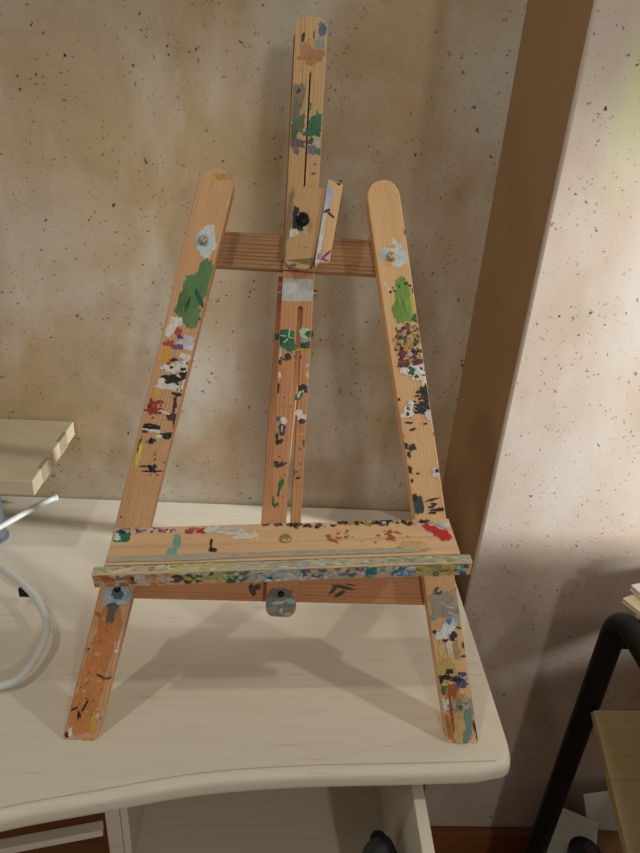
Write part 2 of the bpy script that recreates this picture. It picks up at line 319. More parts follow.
DAUBS['legL']='''5427 -44 33 84 -14 0 4;5213 -156 47 23 6 1 6;5158 -187 19 19 -14 1 6;4833 -32 112 93 -14 2 2;4942 -29 47 47 -4 3 4;4748 -57 56 47 -14 4 4;4836 -9 74 65 -14 5 3;4554 -86 130 56 0 6 4;4562 -149 93 37 0 7 4;4386 -44 158 102 0 6 3;4222 -19 130 93 0 8 4;4269 48 130 37 0 9 4;4154 -81 93 65 0 10 5;4340 -82 102 26 -38 11 3;4256 -10 84 17 2 12 4;4215 7 65 14 -14 13 4;4445 -94 84 11 4 14 4;4147 -157 19 19 16 15 4;4074 48 42 65 -14 16 4;3981 81 84 47 4 16 4;3980 16 37 47 16 17 5;3863 71 37 47 -14 18 6;3925 49 47 37 6 19 5;3941 -12 19 47 16 20 6;3910 -75 56 84 -14 21 4;3857 -13 23 56 -14 22 6;3875 -120 28 47 -14 23 4;3759 74 74 37 0 24 4;3697 23 47 37 -14 25 4;3778 -107 28 74 -4 16 5;3685 -73 37 84 -34 16 6;3631 -12 37 84 6 16 6;3641 -121 28 84 -24 16 6;3731 -34 47 28 16 26 6;3717 26 7 12 -22 27 5;3644 -127 7 13 -40 16 5;3619 53 7 11 -31 27 5;3628 41 11 21 -16 16 5;3711 -88 15 17 -31 28 5;3680 35 11 15 -4 27 5;3647 -59 17 15 -49 16 5;3686 -77 9 11 -3 16 5;3666 -114 7 11 -17 16 5;3727 -1 21 22 -28 27 5;3700 -108 22 28 -31 16 5;3725 -131 7 14 -8 27 5;3708 -108 13 9 -20 16 5;3668 -107 19 28 -7 27 5;3627 -66 11 22 -35 28 5;3713 -36 11 19 -37 16 5;3700 21 6 16 -50 27 5;3595 -83 12 21 9 16 5;3734 -32 11 16 20 27 5;3662 -2 16 21 -37 27 5;3677 -8 10 23 -4 16 5;3749 -70 8 13 6 28 5;3485 -28 28 112 -9 16 5;3530 -166 56 37 6 16 5;3511 53 37 37 -14 16 5;3562 -37 39 130 -20 29 4;3612 -118 33 56 -14 29 4;3518 26 28 56 -4 29 4;3498 -168 16 18 -38 16 5;3522 -165 11 22 -48 29 5;3472 -103 9 10 7 29 5;3517 -49 5 10 -38 16 5;3478 -79 8 16 19 16 5;3519 -97 8 21 17 29 5;3473 -136 9 9 -24 29 5;3531 -19 9 11 18 29 5;3515 -105 7 15 -34 16 5;3475 -72 15 21 -5 16 5;3470 -116 15 17 -13 16 5;3524 -118 5 10 -1 29 5;3384 69 23 28 -14 30 5;3431 -115 15 47 -4 29 6;3335 -110 84 15 -6 31 6;3214 -120 37 51 -4 32 5;3129 -159 65 15 -6 29 6;3308 -191 84 28 -2 33 4;3235 62 33 65 -29 34 6;3317 35 19 47 -24 35 6;3281 101 47 28 -2 36 6;3239 -30 14 56 6 16 6;3244 66 8 15 21 37 5;3291 53 8 9 21 37 5;3277 91 6 11 -12 37 5;3226 0 12 12 -14 38 5;3254 112 13 12 -1 38 5;3244 70 10 19 -36 39 5;3260 52 8 14 24 39 5;3269 97 5 5 1 38 5;3292 12 7 7 -17 38 5;3264 -11 6 7 -36 39 5;3235 -13 5 6 22 37 5;3246 72 9 15 -53 37 5;3051 37 17 84 -9 16 5;3078 44 28 84 -10 29 3;3039 -124 28 65 -19 29 4;3014 -46 19 28 -4 16 5;3026 97 14 28 -14 40 5;2952 14 23 37 -14 29 7;2880 109 93 11 -1 41 5;2787 97 102 22 -1 42 5;2882 100 47 19 -1 43 5;2709 -52 37 37 -14 29 7;2682 -59 8 102 -14 29 5;2717 -4 7 65 -14 29 6;2793 -155 9 19 -34 29 5;2828 -226 8 10 16 44 5;3075 75 2 6 -21 45 5;3022 -166 4 3 -34 46 5;3163 -41 3 5 24 46 5;2643 -49 7 8 -16 44 5;2636 -164 6 8 1 44 5;2659 -112 5 10 -4 46 5;2836 -48 5 11 -3 46 5;2715 -159 6 10 13 45 5;2867 -215 6 9 25 46 5;2933 53 4 11 0 46 5;2632 -240 8 6 12 44 5;3166 53 10 14 -53 44 5;3084 58 9 12 -30 46 5;3080 -89 3 5 -13 44 5;2796 -56 6 11 -40 45 5;3038 -53 10 9 22 46 5;2862 -47 3 6 -33 46 5;2194 118 8 8 -14 29 3;1134 -13 242 102 -1 47 2;859 9 242 112 -1 47 2;567 9 242 112 -1 48 2;281 21 223 121 -1 47 2;1211 49 18 16 -37 49 5;252 -142 15 11 -18 50 5;987 177 32 14 -30 50 5;1109 -1 25 12 -40 50 5;581 56 24 20 14 50 5;1022 184 29 30 24 51 5;1000 27 25 24 14 50 5;580 17 16 13 -22 51 5;1016 188 10 12 -4 49 5;658 37 15 7 -39 50 5;468 20 19 13 22 52 5;892 19 9 9 5 52 5;889 141 13 11 -41 51 5;550 74 22 18 -52 52 5;589 68 21 12 -35 49 5;862 35 27 25 -1 49 5;886 127 16 16 15 50 5;315 -75 8 10 -41 50 5;1242 105 16 26 21 50 5;990 64 13 8 -37 52 5;690 -71 16 12 20 51 5;640 149 16 26 -19 51 5;383 -153 11 6 -38 50 5;673 68 18 10 -1 50 5;650 -4 20 12 -43 51 5;718 -126 13 17 -7 51 5;1291 -6 121 37 -2 53 4;1371 -6 56 65 -2 54 4;1456 -34 93 130 -14 55 3;1416 52 84 47 -9 56 3;1473 -20 65 74 -14 57 3;1406 -74 23 74 -22 58 4;242 60 47 15 -14 59 6;290 118 12 37 -34 60 5;341 25 56 11 16 61 5;660 -46 11 37 16 62 5;658 -122 13 65 -19 63 5;932 -136 20 17 -14 16 3;897 103 47 11 -2 64 5;993 -140 47 9 -2 16 6;30 98 65 19 -6 16 6;-1 53 23 37 -14 65 6;5 121 47 19 -6 66 6;205 -92 112 33 -4 67 4;8 -79 23 56 -14 68 4;-30 46 19 47 -14 69 5;271 -115 28 19 -14 70 6;272 -58 4 12 -25 71 5;379 72 4 5 -10 72 5;99 -74 5 7 -6 72 5;643 78 4 6 -29 73 5;402 1 3 8 -46 73 5;666 -9 5 8 26 73 5;893 116 9 15 -40 73 5;369 36 7 8 -19 72 5;292 3 5 12 -26 72 5;613 155 3 5 -26 72 5;297 4 5 5 -37 73 5;534 139 4 9 -22 71 5;614 -46 10 8 16 72 5;337 -93 7 9 -8 72 5;545 132 4 5 8 72 5;413 -37 7 8 20 71 5;198 -14 2 7 2 71 5;290 -7 4 5 -33 72 5;542 -85 6 6 -23 71 5;485 70 9 12 5 72 5;418 31 7 12 14 71 5;881 170 5 13 11 71 5;701 58 3 3 4 72 5;510 103 4 9 -38 73 5'''
DAUBS['legR']='''4992 -156 37 15 6 74 5;4797 -5 84 93 6 75 4;4726 -50 56 65 -24 76 5;4866 -34 65 28 -4 77 5;4810 78 47 37 6 78 4;4870 -7 23 47 6 79 4;4731 43 47 37 6 80 4;4758 -83 74 47 6 81 4;4509 86 56 7 -29 16 4;4451 -46 130 56 1 82 3;4324 -36 158 84 0 82 3;4277 18 112 47 0 83 4;4333 -94 140 37 0 84 4;4310 -119 149 19 0 85 4;4366 14 55 6 0 86 5;4365 -7 62 6 0 87 5;4349 -25 73 6 0 88 5;4313 -40 89 6 0 88 5;4331 -64 52 6 0 87 5;4395 -94 49 6 0 87 5;4277 -97 49 6 0 87 5;4514 8 4 8 41 89 5;4493 -121 10 18 32 89 5;4516 -87 11 16 42 90 5;4516 -22 6 6 11 90 5;4496 -111 4 8 41 89 5;4527 -100 9 14 -19 89 5;4559 -79 7 7 -26 89 5;4498 -25 13 11 13 90 5;4498 39 6 7 25 91 5;4464 26 5 12 25 91 5;4463 64 12 13 31 91 5;4470 27 8 13 26 91 5;4500 42 6 8 38 91 5;4445 -149 23 14 6 92 5;4015 -70 10 19 -10 93 5;4022 72 9 13 -8 94 5;4117 -7 15 23 -12 95 5;3977 66 27 27 10 93 5;4060 -33 15 36 -4 95 5;4053 -2 16 16 -3 96 5;4054 72 16 11 42 97 5;3925 32 8 15 16 97 5;4111 -75 19 24 38 98 5;4098 -64 19 25 -21 93 5;4035 39 18 36 -8 97 5;3933 -68 16 22 -7 98 5;4069 37 24 16 11 94 5;4131 -55 32 23 -24 95 5;4023 -2 27 25 20 99 5;4076 -31 17 14 1 97 5;3935 -32 25 16 23 97 5;4029 -129 16 25 -8 100 5;3997 -5 19 20 -5 101 5;4029 1 22 24 -2 95 5;3903 -106 18 33 41 94 5;3966 -5 26 15 -33 102 5;4056 3 26 20 3 96 5;3924 -63 7 12 40 99 5;3950 -8 11 17 35 96 5;3919 6 16 31 -20 99 5;4052 59 25 18 30 100 5;4105 -110 24 31 40 101 5;4026 103 17 16 24 94 5;3971 -45 16 24 -32 96 5;3895 -31 16 11 -30 102 5;4088 20 12 24 -9 98 5;3863 -20 13 16 45 98 5;3893 -77 17 21 -29 97 5;3903 -74 17 22 3 99 5;3900 -15 18 21 20 100 5;4000 73 27 33 -31 96 5;4054 -3 20 33 -15 100 5;4112 -18 12 15 31 101 5;3880 -59 22 13 11 96 5;4102 -97 12 8 -17 101 5;3979 -88 32 35 -27 95 5;3881 -3 24 23 2 97 5;3887 6 11 15 -19 99 5;4005 58 18 24 -5 94 5;4080 -110 18 18 17 97 5;4015 -52 15 27 16 94 5;3898 -70 25 20 -21 96 5;3934 97 18 10 -22 97 5;3955 69 23 18 -7 94 5;4026 -121 8 16 -24 101 5;4095 40 12 22 -9 101 5;3974 -104 29 29 42 98 5;4026 -8 21 25 -3 98 5;4012 -135 18 16 32 93 5;4114 -107 21 28 -24 100 5;4079 -7 21 26 -3 96 5;3915 38 10 12 15 99 5;3924 79 6 7 29 101 5;4118 -76 28 26 -24 96 5;3983 -65 18 21 44 94 5;3900 2 25 21 8 94 5;4127 -52 20 34 29 100 5;3989 -91 27 41 -23 99 5;3915 -40 17 29 -24 99 5;4123 63 13 10 -14 98 5;3970 5 11 13 6 100 5;4099 -108 23 16 0 96 5;3915 -52 24 23 42 100 5;4005 -63 22 17 19 96 5;4196 -140 56 37 36 103 4;4090 -162 47 24 6 104 4;4127 -101 47 37 26 105 4;4012 -122 56 37 6 106 4;3924 -84 18 17 21 107 5;3883 76 10 14 8 108 5;3903 -105 23 30 8 109 5;3813 64 17 29 -30 110 5;3850 -66 19 17 11 111 5;3904 41 21 21 34 107 5;3830 -51 21 37 -16 93 5;3897 -86 12 20 27 107 5;3904 2 7 15 -19 107 5;3950 -13 23 27 -7 109 5;3895 -114 20 16 28 108 5;3778 -9 17 27 41 111 5;3871 -32 24 39 18 107 5;3784 -101 23 34 -33 111 5;3801 21 11 11 4 109 5;3867 21 8 10 42 111 5;3916 -105 11 21 1 109 5;3868 -24 11 15 -5 93 5;3902 -124 10 21 43 107 5;3874 -148 8 18 19 107 5;3905 22 15 15 12 110 5;3796 40 11 11 0 93 5;3926 11 25 36 -3 109 5;3810 -111 6 9 8 109 5;3808 -105 8 15 22 108 5;3819 -35 16 24 -19 109 5;3816 8 13 21 -2 93 5;3812 53 20 19 9 111 5;3934 37 24 16 34 108 5;3850 -74 8 17 3 109 5;3896 47 19 35 -19 111 5;3886 -77 23 34 44 108 5;3837 -37 9 7 -5 108 5;3833 -139 16 24 31 107 5;3880 5 9 12 -19 108 5;3816 -133 8 22 7 107 5;3891 -51 12 16 31 93 5;3943 -71 15 32 -20 108 5;3849 -120 15 13 -1 109 5;3940 -55 18 27 -29 109 5;3895 13 21 28 -30 110 5;3811 -140 14 19 -12 93 5;3839 -112 9 20 -10 107 5;3781 -19 22 26 11 107 5;3894 -35 16 25 -24 107 5;3857 37 20 24 -10 111 5;3881 -145 11 20 -29 93 5;3837 -123 8 11 14 108 5;3896 -123 12 27 31 111 5;3836 58 22 26 -12 93 5;3783 -30 28 121 -4 112 5;3691 -74 74 102 6 16 4;3623 -140 74 47 0 16 4;3717 27 37 56 16 16 5;3708 -29 47 43 6 113 4;3721 -169 10 13 7 16 5;3740 -132 11 12 -8 16 5;3715 15 9 13 -27 114 5;3719 -117 13 20 29 115 5;3728 -21 6 6 38 115 5;3678 -80 11 26 10 16 5;3706 45 12 18 -2 16 5;3658 -132 10 13 15 115 5;3701 -141 8 10 -4 116 5;3744 -124 14 18 44 16 5;3689 40 7 13 -16 114 5;3699 -58 14 15 24 16 5;3703 4 8 13 -19 116 5;3659 -110 6 7 46 116 5;3655 -61 16 21 20 115 5;3764 -26 9 22 17 16 5;3503 -123 65 37 0 29 6;3349 -71 47 74 6 29 5;3407 -128 74 37 0 29 6;3512 -59 14 31 -4 29 5;3386 -70 8 31 -12 29 5;3442 -90 9 17 37 29 5;3421 -143 7 22 -23 29 5;3394 -104 5 8 10 29 5;3476 -35 8 24 5 29 5;3500 -97 5 12 18 29 5;3330 -28 11 42 -29 29 5;3366 -102 13 18 -14 29 5;3380 -75 14 41 -20 29 5;3377 -103 11 23 -31 29 5;3408 -71 10 19 1 29 5;3334 -19 7 16 38 29 5;3434 -101 8 11 36 29 5;3484 -138 10 33 32 29 5;3514 -107 10 24 45 29 5;3354 -20 11 29 45 29 5;3446 -155 10 23 40 29 5;3491 -107 16 41 21 29 5;3448 -69 11 29 -28 29 5;3425 -10 7 22 44 29 5;3424 -2 7 13 -16 29 5;3410 -139 5 17 40 29 5;3474 -51 7 20 31 29 5;3352 -69 6 10 -27 29 5;3327 -89 13 25 2 29 5;3342 55 56 47 16 16 6;3311 98 23 47 6 16 6;3413 25 28 37 26 16 6;3330 3 7 14 38 29 5;3335 75 8 11 -24 29 5;3353 92 3 5 45 16 5;3358 94 8 11 -2 16 5;3340 51 8 17 -25 16 5;3381 65 6 10 -27 29 5;3284 51 5 10 26 29 5;3335 -12 4 13 -23 16 5;3364 55 7 14 17 29 5;3377 -9 9 12 43 16 5;3379 -8 8 11 -29 29 5;3383 57 8 7 27 29 5;3320 74 14 19 36 29 5;3368 67 5 9 42 29 5;3284 -119 56 28 0 117 5;3239 71 11 37 11 29 5;3169 52 11 28 -14 29 5;3204 -78 9 19 6 29 3;3118 147 28 23 6 118 4;3470 141 14 19 6 29 3;3000 78 33 42 -4 29 6;3028 131 28 17 6 29 5;2939 116 28 19 6 29 5;2796 128 47 20 6 29 5;2745 58 9 19 6 29 3;2688 125 19 11 6 29 3;3096 -149 23 14 6 119 5;2734 -115 47 37 6 120 5;2742 -126 20 19 6 121 5;2449 102 84 56 2 122 3;2531 119 37 28 6 29 5;2474 -38 12 56 -3 29 6;2432 -51 12 28 12 29 6;2408 -19 12 37 0 29 6;2370 -71 12 65 9 29 6;2348 -29 12 37 10 29 6;2372 -111 12 37 15 29 6;1506 6 65 102 6 123 4;1396 -38 93 112 1 124 3;1436 66 112 47 0 125 4;1481 -129 93 37 0 126 5;1422 -102 7 47 40 127 5;1427 -17 7 47 45 127 5;1394 -89 7 47 28 127 5;1399 -56 7 47 31 127 5;1338 -66 7 47 43 127 5;1328 -72 7 47 32 127 5;1323 112 24 28 6 128 4;1282 -160 28 28 6 129 5;1198 -9 65 74 26 130 5;1138 50 47 56 6 131 5;1247 -76 47 47 6 132 5;1264 -38 37 24 26 133 4;1259 -117 28 37 6 134 5;1182 123 19 19 6 135 5;1109 -46 47 37 16 136 6;1176 -125 9 37 26 27 5;1082 28 19 28 6 136 6;1015 -2 84 28 0 137 5;990 81 93 28 0 138 5;962 -64 84 28 0 139 5;800 59 112 84 0 140 4;460 18 130 84 0 141 4;192 36 149 93 0 142 4;197 117 140 65 0 143 4;712 82 28 84 2 144 5;757 45 37 37 6 145 6;683 146 37 28 -14 144 5;671 -22 24 56 16 146 6;889 -124 9 28 6 29 3;999 -140 37 13 6 147 5;611 -64 33 56 6 148 4;710 -88 19 37 26 149 5;585 121 47 28 6 150 4;567 33 65 56 6 151 5;489 165 47 22 6 152 4;437 112 65 37 0 153 4;413 95 23 14 6 154 5;402 -14 56 37 6 155 4;380 -21 24 15 6 156 5;409 -86 84 28 0 157 5;211 -78 186 33 3 158 4;53 -25 84 28 0 159 4;368 -130 93 19 0 160 5;136 -138 93 15 -8 161 5;50 -146 47 15 6 162 5;346 75 167 14 0 163 5;258 158 130 14 0 164 5;377 67 9 5 12 165 5;607 -102 6 6 23 166 5;407 -81 15 15 25 166 5;496 104 16 10 37 166 5;675 27 7 5 8 166 5;416 27 7 7 -3 167 5;82 17 6 5 -14 167 5;657 76 8 5 38 165 5;388 31 8 6 9 167 5;655 -96 7 5 -12 165 5;515 -138 6 4 -34 165 5;393 10 11 8 -30 165 5;215 125 5 6 36 168 5;407 13 5 6 14 168 5;50 76 5 4 13 168 5;278 6 9 14 32 168 5;300 83 11 10 26 168 5;659 -122 6 8 18 165 5;83 36 7 5 4 166 5;478 23 8 8 -11 165 5;339 118 11 10 5 167 5;339 37 7 11 12 168 5;398 -46 15 8 10 167 5;521 -9 4 6 10 167 5;606 -69 13 9 -1 166 5;139 -51 11 12 -11 166 5;593 -46 10 9 -33 166 5;464 -15 9 9 -8 166 5;685 -37 6 5 40 167 5;135 72 6 3 30 165 5'''
DAUBS['mast']='''2124 -92 56 37 -2 169 4;1987 -73 65 47 -2 170 4;2034 72 47 13 3 171 5;2067 -24 37 7 -2 172 5;1879 -8 65 102 -2 173 4;1917 47 74 56 -2 174 4;1537 89 112 56 2 175 4;1571 91 28 19 28 176 5;1415 110 130 37 2 177 4;1296 77 74 65 2 178 4;1216 108 74 37 2 179 4;1300 -85 74 56 -2 180 4;1229 -62 37 74 -2 181 5;1346 -109 65 28 -2 182 5;1451 -23 37 15 -2 183 5;1123 76 47 74 -2 184 5;1070 82 47 28 -2 185 5;1137 -112 47 56 -2 186 5;1082 -70 47 56 -2 187 5;1068 -125 28 37 -2 188 5;1150 -48 28 28 -2 189 5;872 -82 9 19 -2 190 6;952 -95 9 9 -2 191 3;741 -89 47 74 -2 192 3;1395 28 9 7 17 193 5;1430 37 4 5 -41 193 5;1227 11 4 9 27 194 5;1254 -47 7 12 9 194 5;1521 -1 3 5 19 193 5;1765 69 3 5 10 194 5;1450 68 6 11 -28 194 5;1215 -74 3 4 11 193 5;1386 80 4 7 -32 193 5;1140 44 6 8 28 193 5;1721 60 3 5 21 194 5;2017 11 5 7 28 193 5;1750 77 4 4 -14 193 5;1859 11 7 9 -10 194 5'''
DAUBS['bar']='''3088 3 102 177 -2 195 1;3103 54 74 93 -2 196 2;2636 103 84 93 -2 197 3;2584 54 47 65 -2 198 4;2693 78 28 65 -2 199 4;2663 113 7 47 8 200 4;2685 59 47 8 8 200 4;2619 84 7 28 -42 200 4;2649 39 7 28 28 200 4;2702 -78 47 56 -2 201 4;2695 -115 24 37 -2 202 6;2630 -91 23 56 -2 203 5;2584 -94 24 56 -2 204 5;2604 -120 28 37 -2 205 5;2545 -50 15 65 -2 206 5;2474 57 28 37 -2 207 6;2453 102 9 47 18 208 6;2479 -35 24 32 -2 209 6;2515 143 56 19 -2 210 6;2424 129 28 19 -2 211 6;2295 131 37 19 -2 16 5;2319 -136 28 19 -2 212 5;2402 -122 19 19 -2 213 6;2369 -31 28 14 -2 214 6;2184 135 47 15 -2 215 5;2196 -96 28 47 -12 29 5;2171 -135 19 28 -2 29 5;2120 -54 56 33 26 216 4;2130 -63 33 17 26 217 5;2169 -107 7 37 -22 16 5;2071 -10 9 19 -2 218 5;1962 -63 33 42 18 16 4;1909 -112 33 56 -2 16 4;1885 -104 22 37 -2 219 4;1762 -92 11 56 -2 220 4;1797 -128 28 9 -2 220 4;1796 77 65 32 -2 221 4;1805 78 37 9 -2 222 5;1881 63 33 28 -2 16 4;1896 120 22 22 -2 223 5;1682 99 24 37 -22 224 5;1728 120 37 13 -2 224 5;1684 -134 37 11 -2 225 5;1466 79 20 51 -22 226 5;1483 117 15 28 -2 226 5;1397 -47 33 24 -2 227 5;1352 -96 11 28 -22 228 5;1339 -22 28 9 -2 227 5;1287 60 47 22 8 229 4;1211 75 47 11 8 230 5;1086 97 19 28 -22 231 5;1132 127 47 11 -2 232 5;1296 -118 7 37 -2 233 5;1424 -113 4 8 -10 234 5;2098 69 7 5 2 235 5;2167 -106 3 6 -18 236 5;1893 -119 5 6 -16 235 5;1166 40 5 6 -28 235 5;2175 -38 8 7 -38 234 5;1265 -103 4 5 -1 235 5;1406 -85 7 9 16 236 5;1955 -16 4 3 -6 236 5;2469 118 3 8 -34 235 5;2590 58 7 11 0 235 5;2636 24 7 11 2 236 5;1370 29 5 8 -35 236 5;1431 -35 8 16 -18 235 5;1216 -36 10 13 -25 235 5;1756 58 6 7 22 236 5;1184 -34 4 6 -30 236 5;1458 33 3 5 -29 234 5;2075 -28 4 3 31 234 5;2191 -19 4 8 -31 234 5;1599 -8 3 5 -5 234 5;1713 -114 9 10 6 237 5;2335 -34 5 13 7 235 5;2404 68 2 3 -8 235 5;2636 -14 3 5 13 235 5;2563 45 4 7 -21 234 5;1855 -85 5 5 27 236 5;2519 30 9 8 -1 234 5;2022 52 4 7 0 236 5;2060 -100 5 11 13 237 5;1963 -14 6 14 -9 236 5;1483 -112 7 8 26 236 5;1309 76 2 7 -35 234 5;1892 -33 5 7 -28 236 5;1307 -15 6 12 32 236 5;1409 44 4 8 -17 237 5;2019 7 10 7 -17 235 5;1811 -49 4 6 -4 235 5;2607 -19 4 7 -14 235 5;1524 64 3 5 -40 236 5;1341 -12 7 12 -27 237 5;1344 66 5 10 2 235 5;1841 -73 9 9 -23 237 5;2148 76 3 3 -24 235 5;2577 93 4 6 -36 235 5;2139 -84 5 10 -26 236 5;1599 80 3 6 18 234 5;1814 -95 4 5 8 237 5;1542 90 6 9 -32 236 5;1305 -75 4 6 14 235 5;2025 58 9 15 4 237 5;1884 -89 3 8 35 236 5;1626 -102 7 8 7 234 5;1513 -31 6 4 -38 234 5;2205 128 3 5 31 235 5;151 1 102 149 -2 238 2;63 -4 56 102 -2 238 2;229 5 56 121 -2 239 4;141 20 24 74 -8 240 5;164 -75 28 47 8 241 5;35 -62 19 37 -2 242 5;63 -4 28 15 -2 243 5;80 74 47 47 -2 244 4'''
DAUBS['lowbar']='''2160 -26 17 84 35 245 5;2268 -3 93 17 12 245 5;2231 -65 20 65 60 245 5;2325 29 47 11 10 245 5;1366 -46 28 56 -20 245 5;1423 -14 28 28 0 245 5'''
DAUBS['clamp']='''461 98 65 28 -8 246 4;389 65 65 56 -8 247 4;301 101 37 47 -18 248 4;375 8 65 19 -18 249 5;626 105 47 56 -8 250 4;190 -31 5 9 -34 251 5;208 26 4 5 -22 251 5;302 84 3 7 -10 251 5;288 85 5 4 -34 251 5;303 43 5 3 13 251 5;380 144 186 17 0 252 3;148 150 112 15 -4 253 3;6 67 19 47 -38 254 4'''
